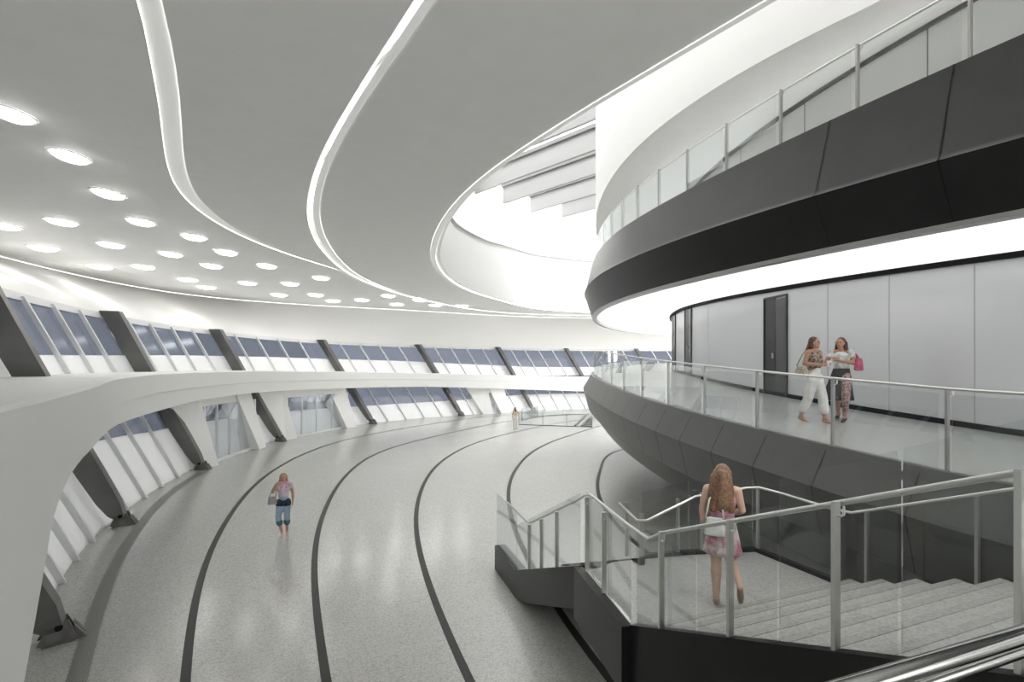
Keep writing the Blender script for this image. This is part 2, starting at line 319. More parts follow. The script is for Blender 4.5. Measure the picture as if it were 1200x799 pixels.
for k in range(len(COLS)-1):
    ta, tz = CT[k], CT[k+1]; L = tz-ta
    w = struct(thing('window_%d' % (k+1), None, None)); w.name = 'window_%d' % (k+1)
    seg = np.linspace(ta, tz, 13)
    def band(name, zlo, zhi, m, off=.0, t=.03, seg=seg, w=w):
        zl, zh = zlo(seg), zhi(seg); sh = lambda z: np.degrees(KT*z/RB(seg))
        def row(z, o): s = seg+sh(z); return xyz(s, wall_r(s, z, o), z)
        return loft(name, [row(zl, off), row(zh, off), row(zh, off+t), row(zl, off+t)], m, w, closed=True)
    band('spandrel_panel', lambda t: 0*t+.0, lambda t: ZSL(t), M['frit'])
    band('glass_pane', lambda t: ZSL(t), lambda t: ZSU(t)*0+3.6, M['blueglass'])
    band('spandrel_panel', lambda t: 0*t+3.6, lambda t: ZSU(t), M['frit'])
    band('glass_pane', lambda t: ZSU(t), lambda t: 0*t+ZWT-.22, M['blueglass'])
    band('window_head', lambda t: 0*t+ZWT-.22, lambda t: 0*t+ZWT, M['mull'], -.05, .1)
    for j in range(1, 5):
        t0 = ta+L*j/5; dt = math.degrees(.05/float(RB(t0)[0])); bm = bmesh.new()
        if k in DOORS and DOORS[k][0]-.02 < j/5 < DOORS[k][3]+.02: zs = (3.2, ZWT-.1)
        else: zs = (0.0, ZWT-.1)
        q = [[lean(t0+s*dt, z, o) for s, o in ((-1, -.13), (1, -.13), (1, .0), (-1, .0))] for z in np.linspace(*zs, 5)]
        for a, b in zip(q, q[1:]): add_hex(bm, a, b)
        bmesh.ops.remove_doubles(bm, verts=bm.verts[:], dist=1e-4)
        bm_obj('mullion', bm, M['mull'], w)
    if k in DOORS:
        ndoor += 1; fa, fb, fc, fd = DOORS[k]
        d = struct(thing('door_%d' % ndoor, 'white slanted entrance portal %s from the left along the glazed wall' % ('', 'first', 'second', 'third')[ndoor], 'entrance'))
        A = lambda f: ta+L*f
        zb = lambda f: float(ZBB(A(f))[0])+.12
        IN, OUT = -.7, -.1
        def P(f, z, off, k_t, A=A):      # point with its own lean
            t0 = A(f); r0 = float(RB(t0)[0]); t = t0+math.degrees(k_t*z/r0); rr = float(RB(t)[0])+off+.17*z; a = math.radians(t)
            return Vector((CX+rr*math.cos(a), CY+rr*math.sin(a), z))
        for (l, r_, kl, kr_, e0, e1, e2) in ((fa, fb, KT, .22, .3, .42, .05), (fc, fd, KT, .22, 0, 0, 0)):
            bm = bmesh.new(); z1 = zb((l+r_)/2)+.3
            # frames lean towards larger angles, so left/right swap along the wall
            lo = [P(l, 0, IN+e0, 0), P(r_, 0, IN, 0), P(r_, 0, OUT+.3, 0), P(l, 0, OUT+.3, 0)]
            hi = [P(l-e2, z1, IN+e1, kl), P(r_, z1, IN, kr_), P(r_, z1, OUT+.8, kr_), P(l, z1, OUT+.8, kl)]
            add_hex(bm, lo, hi); bm_obj('pier', bm, M['pier'], d)
        z1 = zb(.4); zl = z1-.55; bm = bmesh.new()
        lo = [P(fb-.04, zl, IN+.13, .22), P(fc+.06, zl, IN+.13, .3), P(fc+.06, zl, OUT+.3, .3), P(fb-.04, zl, OUT+.3, .22)]
        hi = [P(fb-.04, z1, IN+.13, .22), P(fc+.06, z1, IN+.13, .3), P(fc+.06, z1, OUT+.3, .3), P(fb-.04, z1, OUT+.3, .22)]
        add_hex(bm, lo, hi); bm_obj('lintel', bm, M['plaster'], d)
        gl = fb-.03; gr = fc+.06; zg = min(float(ZSL(A(.4))[0])+.1, zl-.35)
        def vp(f, z, off): t0 = A(f); rr = float(RB(t0)[0])+off; a = math.radians(t0); return (CX+rr*math.cos(a), CY+rr*math.sin(a), z)
        for nm, za, zb_, mm in (('glass_pane', .02, zl, M['doorglass']),):
            bm = bmesh.new(); add_hex(bm, [vp(gl, za, -.14), vp(gr, za, -.14), vp(gr, za, -.11), vp(gl, za, -.11)], [vp(gl, zb_, -.14), vp(gr, zb_, -.14), vp(gr, zb_, -.11), vp(gl, zb_, -.11)])
            bm_obj(nm, bm, mm, d)
        nm_ = 5 if k != 6 else 3
        for j in range(nm_):
            f = gl+(gr-gl)*j/(nm_-1); p = Vector(vp(f, 0, -.16)); bm = bmesh.new()
            add_box(bm, p+Vector((0, 0, zl/2)), (.10, .10, zl)); bm_obj('mullion', bm, M['pier'], d)
        bm = bmesh.new(); p, q = vp(gl, 0, -.17), vp(gr, 0, -.17); add_plate(bm, p, q, .0, .09, .0, .09, .1); bm_obj('threshold', bm, M['pier'], d)
# slanted steel columns with pinned shoes
for k in range(1, len(COLS)-1):
    t0 = CT[k]; c = thing('slanted_column', '%s dark grey slanted steel column from the left along the window wall' % ('nearest' if k == 1 else ORD[k]), 'column', (0, 0, 0), 'slanted steel columns')
    r0 = float(RB(t0)[0]); hw = .17
    bm = bmesh.new()
    def ring(z, wi, di, do):
        dt = math.degrees(wi/r0); return [lean(t0-dt, z, di), lean(t0+dt, z, di), lean(t0+dt, z, do), lean(t0-dt, z, do)]
    prof = [(.22, .13, -.50, -.30), (.34, hw, -.58, -.22), (.75, hw, -.66, -.14), (1.6, hw, -.68, -.10)]+[(z, hw, -.68, -.08) for z in (2.6, 3.6, 4.6, 5.6, ZWT+.05)]
    rings = [ring(*p) for p in prof]
    for a, b in zip(rings, rings[1:]): add_hex(bm, a, b)
    bmesh.ops.remove_doubles(bm, verts=bm.verts[:], dist=1e-4)
    bm_obj('shaft', bm, M['column'], c)
    bm = bmesh.new()
    b0 = lean(t0, 0, -.38); rad = Vector((math.cos(math.radians(t0)), math.sin(math.radians(t0)), 0)); tan = Vector((-rad.y, rad.x, 0))
    R3m = Matrix((tan, rad, Vector((0, 0, 1)))).transposed()
    add_box(bm, b0+Vector((0, 0, .02)), (.44, .42, .04), R3m)
    for s in (-1, 1):
        o_ = tan*(s*.12); t_ = tan*.035
        pr = [b0-rad*.26+Vector((0, 0, .04)), b0+rad*.26+Vector((0, 0, .04)), b0+rad*.12+Vector((0, 0, .36)), b0-rad*.12+Vector((0, 0, .36))]
        pr = [x+o_+tan*.07 for x in pr] if s > 0 else [x+o_+tan*.02 for x in pr]
        add_hex(bm, [x-t_ for x in pr], [x+t_ for x in pr])
    wd = [b0-rad*.36+Vector((0, 0, .0)), b0-rad*.2+Vector((0, 0, .0)), b0-rad*.2+Vector((0, 0, .24))]
    for s in (-.10, .10): add_hex(bm, [x+tan*(s-.07) for x in wd], [x+tan*(s+.07) for x in wd])
    shoe = bm_obj('base_shoe', bm, M['shoe'], c)
    bm = bmesh.new(); add_tube(bm, [b0+tan*.345+Vector((0, 0, .32)), b0-tan*.15+Vector((0, 0, .32))], .055, 12); bm_obj('hinge_pin', bm, M['black'], shoe)
# ------------------------------------------------------------------ the core: two spiral walkways around a drum
KX, KY = 33.0, 17.5
def kpos(phi, R, z):
    a = np.radians(np.asarray(phi, float)); return np.stack([KX+R*np.cos(a), KY+R*np.sin(a), z*np.ones_like(a)], 1)
def khit(px, R, far=False):
    k = (px-600)/F; A_ = k*k+1; B_ = -2*(k*KX+KY); C_ = KX*KX+KY*KY-R*R; D_ = max(B_*B_-4*A_*C_, 0)
    y = (-B_+(math.sqrt(D_) if far else -math.sqrt(D_)))/(2*A_); return math.degrees(math.atan2(y-KY, k*y-KX)) % 360, y
def kz(P, R, deg=2):
    d = [khit(px, R)+(py,) for px, py in P]; t = np.array([a for a, y, p in d]); z = np.array([EYE+(HZ-p)*y/F for a, y, p in d])
    c = np.polyfit(t-190, z, deg); lo, hi = t.min(), t.max(); dc = np.polyder(c)
    def f(q):
        q = np.atleast_1d(q).astype(float); s = np.clip(q, lo, hi); return np.polyval(c, s-190)+np.polyval(dc, s-190)*(q-s)*.5
    return f
PH = np.linspace(128, 232, 150)
RE, RI = 29.95, 26.3
zE = kz([(700,445.5),(710,450.6),(732.6,461),(755,468.6),(785,476),(812,483.7),(839,492.7),(860,499.4),(945,520.6),(1030,537.6),(1115,556.7)], RE)
zI = kz([(805,438),(830,446),(860,453.5),(910,464.5),(945,471),(1010,482),(1100,496),(1200,508)], RI, 1)
zIT = kz([(800,362.5),(830,355),(870,347),(910,338.5),(1000,325),(1100,311),(1200,299.5)], RI, 1)
zFB = lambda p: zE(p)-2.0
e, i_ = zE(PH), zI(PH)
struct(loft('floor_walkway', [kpos(PH, RE-.12, e), kpos(PH, RI, i_)], M['deck']))
struct(loft('walkway_fascia', [kpos(PH, RE-.12, e), kpos(PH, RE-.12, e+.03), kpos(PH, RE, e+.03), kpos(PH, RE+.03, e-.04), kpos(PH, RE+.32, e-.55), kpos(PH, RE+.12, e-1.30), kpos(PH, RE+.02, e-1.36), kpos(PH, RE-.45, e-2.0), kpos(PH, RI, e-2.15)], M['dark']))
struct(loft('baseboard_core', [kpos(PH, RI+.03, i_+.0), kpos(PH, RI+.03, i_+.10), kpos(PH, RI, i_+.10)], M['black']))
iT = zIT(PH)
struct(loft('wall_core', [kpos(PH, RI, i_-.1), kpos(PH, RI, iT)], M['panel']))
struct(loft('trim_11', [kpos(PH, RI+.02, iT-.04), kpos(PH, RI+.10, iT-.04), kpos(PH, RI+.10, iT+.06), kpos(PH, RI, iT+.06)], M['black'], closed=True))
struct(loft('wall_underside', [kpos(PH, RI+.3, 0*PH-.05), kpos(PH, RI+.3, e-2.1)], M['dark']))
# joints of the fascia and of the core wall: narrow recessed lines
bm = bmesh.new()
for px in (706, 716, 728, 742, 760, 783, 812, 850, 900, 970, 1080):
    p = khit(px, RE)[0]; z = float(zE(p)[0]); pr = [(RE+.035, -.04), (RE+.325, -.55), (RE+.125, -1.30)]
    for (ra, za), (rb2, zb2) in zip(pr, pr[1:]):
        dp = .010*180/PI/RE*.6
        q = [kpos(np.array([p+s*dp]), r_+.004, z+z_)[0] for r_, z_, s in ((ra, za, -1), (ra, za, 1), (rb2, zb2, 1), (rb2, zb2, -1))]
        bm.faces.new([bm.verts.new(x) for x in q])
struct(bm_obj('trim_12', bm, M['black']))
bm = bmesh.new()
for px in (830, 970, 1042, 1142):
    p = khit(px, RI)[0]; za, zb2 = float(zI(p)[0]), float(zIT(p)[0]); dp = .008*180/PI/RI
    add_hex(bm, [kpos(np.array([p+s*dp]), RI+o, za+.1)[0] for s, o in ((-1, -.01), (1, -.01), (1, .004), (-1, .004))], [kpos(np.array([p+s*dp]), RI+o, zb2)[0] for s, o in ((-1, -.01), (1, -.01), (1, .004), (-1, .004))])
struct(bm_obj('trim_13', bm, M['joint']))
# doors in the core wall
for j, (pa, pb, top) in enumerate(((897, 922, 367), (803.5, 810.5, 378.5), (789.6, 791.5, 380))):
    if j < 2: ta, ya = khit(pa, RI); tb_, yb = khit(pb, RI)
    else: ta = khit(803.5, RI)[0]-7.2; tb_ = ta+2.2; ya = yb = 24
    pm = (ta+tb_)/2; z0 = float(zI(pm)[0]); h = 2.62 if j else 2.58
    d = struct(thing('door_%d' % (4+j), 'dark door recess in the curved light wall, %s' % ('nearest to the two women', 'behind the railing further along', 'at the far bend of the wall')[j], 'door'))
    def slab(name, p0, p1, za, zb2, ra, rb2, m, d=d):
        ps = np.linspace(p0, p1, 5)
        return loft(name, [kpos(ps, ra, za), kpos(ps, rb2, za), kpos(ps, rb2, zb2), kpos(ps, ra, zb2)], m, d, closed=True, smooth=False)
    w_ = (tb_-ta)
    slab('door_recess', ta, ta+w_*.52, z0, z0+h, RI+.0, RI+.022, M['door'])
    lf = slab('door_leaf', ta+w_*.52, tb_, z0, z0+h-.03, RI+.0, RI+.018, M['doorleaf'])
    slab('door_frame', ta-.04*w_, ta, z0, z0+h+.05, RI, RI+.045, M['door']); slab('door_frame', tb_, tb_+.05*w_, z0, z0+h+.05, RI, RI+.045, M['door'])
    slab('door_head', ta-.04*w_, tb_+.05*w_, z0+h, z0+h+.05, RI, RI+.045, M['door'])
    slab('door_handle', ta+w_*.40, ta+w_*.47, z0+.98, z0+1.12, RI+.022, RI+.06, M['steel_dull'], lf)
# luminous ceiling over the lower walkway and the upper fascia
RU = 29.9
zUB = kz([(703,362),(719,350),(768,337),(855,317.6),(987,287),(1118,258.5),(1200,243)], RU)
zUC = kz([(702,322),(768,291),(855,260),(973,223),(1118,184),(1200,160)], RU+.32)
zUT = kz([(724,271),(811,219),(855,197),(916.5,168),(1006,127),(1135.5,65.7),(1200,39.4)], RU)
ub, uc, ut = zUB(PH), zUC(PH), zUT(PH)
struct(loft('ceiling_luminous', [kpos(PH, RU-.22, ub+.05), kpos(PH, RI-.1, np.maximum(iT+.06, 0))], M['lum']))
struct(loft('trim_14', [kpos(PH, RU-.22, ub+.05), kpos(PH, RU-.2, ub-.06), kpos(PH, RU-.02, ub-.06), kpos(PH, RU, ub)], M['steel_dull']))
struct(loft('upper_fascia', [kpos(PH, RU, ub), kpos(PH, RU+.28, uc-.07), kpos(PH, RU+.32, uc), kpos(PH, RU+.28, uc+.07), kpos(PH, RU, ut), kpos(PH, RU-.12, ut), kpos(PH, RU-.12, ut-.05)], M['dark2']))
struct(loft('trim_18', [kpos(PH, RI+.12, ut-.03), kpos(PH, RI+.04, ut-.03)], M['uplight']))
bm = bmesh.new()
for px in (973, 1118):
    p = khit(px, RU)[0]; dp = .007*180/PI/RU
    pr = [(RU+.006, float(zUT(p)[0])), (RU+.288, float(zUC(p)[0])+.07), (RU+.328, float(zUC(p)[0])), (RU+.288, float(zUC(p)[0])-.07), (RU+.006, float(zUB(p)[0]))]
    for (ra, za), (rb2, zb2) in zip(pr, pr[1:]):
        q = [kpos(np.array([p+s*dp]), r_+.003, z_)[0] for r_, z_, s in ((ra, za, -1), (ra, za, 1), (rb2, zb2, 1), (rb2, zb2, -1))]
        bm.faces.new([bm.verts.new(x) for x in q])
struct(bm_obj('trim_15', bm, M['black']))
struct(loft('floor_upper_walkway', [kpos(PH, RU-.12, ut-.05), kpos(PH, RI-.2, ut-.05)], M['deck']))
zSO = kz([(700,247),(724,197),(768,153),(855,94),(943,48),(1026,0)], 29.75)
zSI = kz([(858,177),(885,156),(945,112.5),(1008,72),(1086,27),(1131,1.5)], RI, 1)
so, si = zSO(PH), zSI(PH)
struct(loft('wall_drum', [kpos(PH, 29.75, so), kpos(PH, 29.75, 17.5+0*PH)], M['white']))
struct(loft('ceiling_upper_walkway', [kpos(PH, 29.75, so), kpos(PH, RI-.1, si)], M['plaster']))
struct(loft('wall_upper_core', [kpos(PH, RI, ut-.1), kpos(PH, RI, si)], M['white']))
struct(loft('trim_16', [kpos(PH, RI+.0, si-.13), kpos(PH, RI+.05, si-.13), kpos(PH, RI+.05, si-.02), kpos(PH, RI+.0, si-.02)], M['shoe'], closed=True))
bm = bmesh.new()
for px in (943, 1087, 868):
    p = khit(px, RI)[0]; dp = .010*180/PI/RI
    add_hex(bm, [kpos(np.array([p+s*dp]), RI+o, float(zUT(p)[0]))[0] for s, o in ((-1, -.01), (1, -.01), (1, .005), (-1, .005))], [kpos(np.array([p+s*dp]), RI+o, float(zSI(p)[0])-.1)[0] for s, o in ((-1, -.01), (1, -.01), (1, .005), (-1, .005))])
struct(bm_obj('trim_17', bm, M['shoe']))
# roof light: glazed roof with deep parallel fins
bm = bmesh.new(); vs = [bm.verts.new(p) for p in ((-14, -14, 17.5), (62, -14, 17.5), (62, 66, 17.5), (-14, 66, 17.5))]; bm.faces.new(vs)
sk = struct(bm_obj('window_skylight', bm, M['clearglass']))
for j in range(-2, 7):
    b0 = Vector((-.57, 34.5, 0))+Vector((.707, .707, 0))*(2.65*(2-j-2)); d_ = Vector((.707, -.707, 0))
    st = b0 if j in (0, -1, -2) else b0-d_*(1.2*j+1.5)
    if j == -1: st = Vector((1.34, 36.5, 0))
    if j == -2: st = Vector((3.7, 37.7, 0))
    en = st+d_*26
    bm = bmesh.new(); add_plate(bm, st, en, 15.5, 16.55, 15.5, 16.55, .16); bm_obj('skylight_fin', bm, M['fin'], sk)
    bm = bmesh.new(); add_plate(bm, st, en, 16.55, 16.75, 16.55, 16.75, .5); bm_obj('fin_rail', bm, M['finr'], sk)
# unseen back wall closes the hall; its translucent glazing is added for fill light
struct(link('wall_back_fill', mesh_of([(-8, -12, -.3), (40, -12, -.3), (40, -12, 17.5), (-8, -12, 17.5)], [(0, 1, 2, 3)]), M['fill_glass']))
# ------------------------------------------------------------------ downlights in the outer ceiling panel
DL = [(12,132),(82,182),(127,226),(165,259),(227,277),(72,259),(130,286),(50,290),(5,264),(200,297),(265,295),(117,312),(168,312),(248,311),(220,327),(313,311),(290,331),(242,336),(340,332),(376,325),(327,345),(370,345),(390,352),(424,351),(455,346),(465,356),(492,351),(510,357),(541,358)]
DL.sort()
slope = math.atan(ZCS); proto = None
for j, (px, py) in enumerate(DL):
    Y = (ZC0-EYE)/((HZ-py)/F-ZCS); X = (px-600)*Y/F; z = ZC0+ZCS*Y
    lab = 'round recessed downlight in the white ceiling, %s from the left' % ORD[j+1] if j else 'round recessed downlight in the white ceiling, leftmost of all'
    if proto is None:
        o = thing('recessed_downlight', lab, 'ceiling light', (X, Y, z), 'recessed ceiling downlights'); o.rotation_euler = (slope, 0, 0)
        bm = bmesh.new(); n = 28; R_ = .25
        ri = [[bm.verts.new((rr*math.cos(2*PI*q/n), rr*math.sin(2*PI*q/n), zz)) for q in range(n)] for rr, zz in ((R_+.05, -.002), (R_+.045, -.02), (R_, -.02), (R_-.01, -.004))]
        for a, b in zip(ri, ri[1:]):
            for q in range(n): bm.faces.new((a[q], a[(q+1) % n], b[(q+1) % n], b[q]))
        bm_obj('trim_ring', bm, M['white'], o)
        bm = bmesh.new(); dm = [[bm.verts.new((rr*math.cos(2*PI*q/n), rr*math.sin(2*PI*q/n), zz)) for q in range(n)] for rr, zz in ((R_, -.012), (R_*.94, -.045), (R_*.72, -.075), (R_*.38, -.092))]
        for a, b in zip(dm, dm[1:]):
            for q in range(n): bm.faces.new((a[q], b[q], b[(q+1) % n], a[(q+1) % n]))
        bm.faces.new(dm[-1][::-1])
        me = bpy.data.meshes.new('diffuser'); bm.to_mesh(me); bm.free(); link('diffuser', me, M['lamp'], o)
        proto = o
        k = .55+.048*Y; o.scale = (k*.78, k*1.35, .7+.3*k)
    else:
        o = proto.copy(); COL.objects.link(o); o.location = (X, Y, z); k = .55+.048*Y; o.scale = (k*.78, k*1.35, .7+.3*k); o['label'] = lab
        for ch in list(proto.children): c = ch.copy(); COL.objects.link(c); c.parent = o
# ------------------------------------------------------------------ glass guardrails
def rail_assembly(name, label, posts, bases, tops, glass_pts, rail_pts, rail_r=.024, inner=None, gtop=None, pw=(.055, .03), bracket=None, postmat='steel_dull'):
    """posts: plan points; bases/tops: heights; glass_pts: list of ((p,q),(z0p,z1p),(z0q,z1q)); rail_pts: 3-D polyline"""
    t = thing(name, label, 'guardrail', (posts[0][0], posts[0][1], bases[0])); L0 = Vector(t.location)
    loc = lambda v: Vector(v)-L0
    for i, (p, b, h) in enumerate(zip(posts, bases, tops)):
        q = posts[i+1] if i+1 < len(posts) else posts[i-1]; d = Vector((q[0]-p[0], q[1]-p[1], 0)).normalized()
        n = Vector((-d.y, d.x, 0)); R_ = Matrix((d, n, Vector((0, 0, 1)))).transposed(); bm = bmesh.new()
        add_box(bm, loc((p[0], p[1], (b+h)/2)), (pw[1], pw[0], h-b), R_); po = bm_obj('post', bm, M[postmat], t)
        if bracket:
            bm = bmesh.new(); s = bracket if i+1 < len(posts) else -bracket
            pts = [loc((p[0], p[1], h-.09)), loc((p[0], p[1], h-.09))+d*s*.05, loc((p[0], p[1], h-.075))+d*s*.07, loc((p[0], p[1], h-.02))+d*s*.07]
            add_tube(bm, pts, .009, 6); bm_obj('bracket', bm, M['steel'], po)
    for (p, q), (za, zb_), (zc_, zd) in glass_pts:
        bm = bmesh.new(); add_plate(bm, (p[0]-L0.x, p[1]-L0.y), (q[0]-L0.x, q[1]-L0.y), za-L0.z, zb_-L0.z, zc_-L0.z, zd-L0.z, .016); bm_obj('glass_panel', bm, M['glass'], t)
    if rail_pts is not None:
        for k, rp in enumerate(rail_pts):
            bm = bmesh.new(); add_tube(bm, [loc(p) for p in rp], rail_r, 10); bm_obj('handrail', bm, M['steel'], t, True)
    return t
def arc_rail(name, label, R, zf, p0, p1, dphi, h, base):
    ps = list(np.arange(p0, p1, dphi)); pl = [kpos(np.array([p]), R, 0)[0][:2] for p in ps]; zs = [float(zf(p)[0]) for p in ps]
    gl = []
    for (a, b) in zip(ps, ps[1:]):
        a2, b2 = a+.05*dphi, b-.05*dphi; pa, pb = kpos(np.array([a2]), R+.045, 0)[0][:2], kpos(np.array([b2]), R+.045, 0)[0][:2]
        za, zb_ = float(zf(a2)[0]), float(zf(b2)[0]); gl.append(((pa, pb), (za+base+.02, za+h-.06), (zb_+base+.02, zb_+h-.06)))
    pr = np.arange(p0, p1-dphi+.01, dphi/6); zr = zf(pr)
    rp = kpos(pr, R-.05, zr+h)
    return rail_assembly(name, label, pl, [z+base for z in zs], [z+h for z in zs], gl, [rp], .02, bracket=.9)
pa = math.degrees(math.atan2(6.5-KY, 5.8-KX)) % 360
arc_rail('glass_guardrail', 'steel and glass guardrail along the lower curved walkway', RE-.16, zE, 150+(pa-150) % 2.9, pa+2.9*2+.1, 2.9, 1.03, 0)
pu = khit(1137, RU-.2)[0]; du = (khit(1137, RU-.2)[0]-khit(1005, RU-.2)[0])
arc_rail('glass_guardrail', 'steel and glass guardrail on the upper walkway above the dark fascia', RU-.2, zUT, 165+(pu-165) % du, pu+du*2+.1, du, 1.02, -.05)
# ------------------------------------------------------------------ staircase
U, Vv = Vector((.375, -.927, 0)).normalized(), Vector((.927, .375, 0)).normalized()
S0 = Vector((1.27, 5.56, 0)); WID = 3.29; ZL = 1.6; SL = .39; RUN = .385; RISE = RUN*SL
st = thing('staircase', 'wide terrazzo staircase with dark metal sides, landing and glass rails', 'staircase', (S0.x, S0.y, 0))
off = Vector((S0.x, S0.y, 0))
def at(t, s, z): return S0+U*t+Vv*s+Vector((0, 0, z))-off
bm = bmesh.new(); nst = 10
for j in range(nst):
    t0 = .20+RUN*j; z1 = ZL+RISE*(j+1); z0 = z1-RISE-.12
    add_hex(bm, [at(t0, .10, z0), at(t0+RUN+.03, .10, z0), at(t0+RUN+.03, WID, z0), at(t0, WID, z0)], [at(t0-.02, .10, z1), at(t0+RUN, .10, z1), at(t0+RUN, WID, z1), at(t0-.02, WID, z1)])
bm_obj('upper_flight', bm, M['stone'], st)
for j in range(nst):
    t0 = .20+RUN*j; z1 = ZL+RISE*(j+1); bm = bmesh.new()
    add_hex(bm, [at(t0-.03, .10, z1-.04), at(t0+.045, .10, z1-.04), at(t0+.045, WID, z1-.04), at(t0-.03, WID, z1-.04)], [at(t0-.03, .10, z1+.004), at(t0+.045, .10, z1+.004), at(t0+.045, WID, z1+.004), at(t0-.03, WID, z1+.004)])
    bm_obj('tread_edge_shade', bm, M['tread_edge_shade'], st)  # added strip with the shading of a tread edge in its colour
LP = [(1.36, 5.60), (1.04, 7.18), (1.5, 7.62), (2.7, 7.92), (3.84, 8.05)]+[tuple((S0+U*.2+Vv*WID)[:2]), tuple((S0+U*.2+Vv*.06)[:2])]
bm = bmesh.new(); add_hex(bm, [Vector((x, y, ZL-.14))-off for x, y in LP], [Vector((x, y, ZL))-off for x, y in LP]); bm_obj('landing', bm, M['stone'], st)
bm = bmesh.new()                              # near stringer of the upper flight and its curb
ts = [0, 1, 2, 3, 4.2]
for a, b in zip(ts, ts[1:]):
    za, zb_ = 1.7+SL*a, 1.7+SL*b
    add_hex(bm, [at(a, .0, za-1.0), at(b, .0, zb_-1.0), at(b, .10, zb_-1.0), at(a, .10, za-1.0)], [at(a, .0, za), at(b, .0, zb_), at(b, .10, zb_), at(a, .10, za)])
bm_obj('stringer', bm, M['dark2'], st)
bm = bmesh.new()                              # far stringer
for a, b in zip(ts, ts[1:]):
    za, zb_ = 1.62+SL*(a-.2), 1.62+SL*(b-.2)
    add_hex(bm, [at(a, WID, za-.5), at(b, WID, zb_-.5), at(b, WID+.1, zb_-.5), at(a, WID+.1, za-.5)], [at(a, WID, za), at(b, WID, zb_), at(b, WID+.1, zb_), at(a, WID+.1, za)])
bm_obj('stringer', bm, M['dark2'], st)
bm = bmesh.new()                              # soffit under the upper flight
add_hex(bm, [at(.1, .1, .62), at(4.2, .1, .62+SL*4.1), at(4.2, WID, .62+SL*4.1), at(.1, WID, .62)], [at(.1, .1, .75), at(4.2, .1, .75+SL*4.1), at(4.2, WID, .75+SL*4.1), at(.1, WID, .75)])
bm_obj('soffit', bm, M['dark2'], st)
# landing edge band (dark) on the left and along the far side
def edge(pts, zt_, zb_, th, name='landing_edge', zt2=None):
    bm = bmesh.new()
    for p, q in zip(pts, pts[1:]):
        add_plate(bm, (p[0]-off.x, p[1]-off.y), (q[0]-off.x, q[1]-off.y), zb_, zt_, zb_, zt_, th)
    return bm_obj(name, bm, M['dark2'], st)
edge([(1.24, 5.53), (.93, 7.2)], 1.7, .98, .12)
edge([(1.95, 7.76), (2.7, 7.94), (3.84, 8.07), (4.42, 6.7)], 1.66, 1.1, .08)
bm = bmesh.new(); add_hex(bm, [Vector((x, y, .95))-off for x, y in LP], [Vector((x, y, 1.05))-off for x, y in LP]); bm_obj('landing_soffit', bm, M['dark2'], st)
# lower flight
Wd = Vector((-.30, .954, 0)).normalized(); Wp = Vector((.954, .30, 0)).normalized(); Q0 = Vector((.96, 7.2, 0)); LW = .95; n2 = 10; RUN2 = .40; RISE2 = ZL/n2
def at2(t, s, z): return Q0+Wd*t+Wp*s+Vector((0, 0, z))-off
bm = bmesh.new()
for j in range(n2-1):
    z1 = ZL-RISE2*(j+1); zl = max(z1-.3, 0)
    add_hex(bm, [at2(RUN2*j-.02, .1, zl), at2(RUN2*(j+1), .1, zl), at2(RUN2*(j+1), LW, zl), at2(RUN2*j-.02, LW, zl)], [at2(RUN2*j-.02, .1, z1), at2(RUN2*(j+1), .1, z1), at2(RUN2*(j+1), LW, z1), at2(RUN2*j-.02, LW, z1)])
bm_obj('lower_flight', bm, M['stone'], st)
SL2 = RISE2/RUN2; ctop = lambda t: max(1.71-SL2*t, .53)
for s0, wd_ in ((-.02, .11), (LW, .09)):
    bm = bmesh.new(); ts2 = [0, .8, 1.6, 2.4, 2.95]+([3.6, 4.42] if s0 < .5 else [])
    for a, b in zip(ts2, ts2[1:]):
        la, lb = max(1.71-SL2*a-.62, 0), max(1.71-SL2*b-.62, 0); w2 = wd_ if b < 2.96 else .24
        add_hex(bm, [at2(a, s0, la), at2(b, s0, lb), at2(b, s0+w2, lb), at2(a, s0+w2, la)], [at2(a, s0, ctop(a)), at2(b, s0, ctop(b)), at2(b, s0+w2, ctop(b)), at2(a, s0+w2, ctop(a))])
    bm_obj('stringer', bm, M['dark2'], st)
# upper platform where the stair arrives
bm = bmesh.new(); zp = ZL+RISE*nst
add_hex(bm, [at(.2+RUN*nst, 0, zp-.3)+off, at(8, 0, zp-.3)+off, at(8, 3.6, zp-.3)+off, at(.2+RUN*nst, 3.6, zp-.3)+off], [at(.2+RUN*nst, 0, zp)+off, at(8, 0, zp)+off, at(8, 3.6, zp)+off, at(.2+RUN*nst, 3.6, zp)+off])
struct(bm_obj('floor_platform', bm, M['deck']))
# near rail of the stair
def nearp(t, s=.05): p = S0+U*t+Vv*s; return (p.x, p.y)
tp = [.48, 1.376, 2.3, 3.26]; posts = [nearp(t) for t in tp]
rl = lambda t: 2.836+.41*(t-.48)
gl = []
for a, b in ((.02, .92), (.95, 1.80), (1.83, 2.66), (2.69, 3.6), (3.63, 4.2)):
    gl.append(((nearp(a, .09), nearp(b, .09)), (1.7+SL*a, rl(a)+(.06 if a < 1.8 else .26)), (1.7+SL*b, rl(b)+(.06 if a < 1.8 else .26))))
left = [(1.14, 6.35), (1.03, 7.02)]
TQ = (.955, 1.646, 2.27)
q2 = [at2(t, .04, 0)+off for t in TQ]
pposts = [nearp(t) for t in tp[::-1]]+left+[(q.x, q.y) for q in q2]
pb = [1.7+SL*t for t in tp[::-1]]+[1.7, 1.7]+[ctop(t) for t in TQ]
zrl = lambda t: 2.66-.452*t
pt = [rl(t)+.015 for t in tp[::-1]]+[2.70, 2.72]+[zrl(t)-.02 for t in TQ]
gl.append((((1.30, 5.62), (1.16, 6.40)), (1.7, 2.72), (1.7, 2.74))); gl.append((((1.155, 6.43), (1.03, 7.15)), (1.7, 2.74), (1.7, 2.76)))
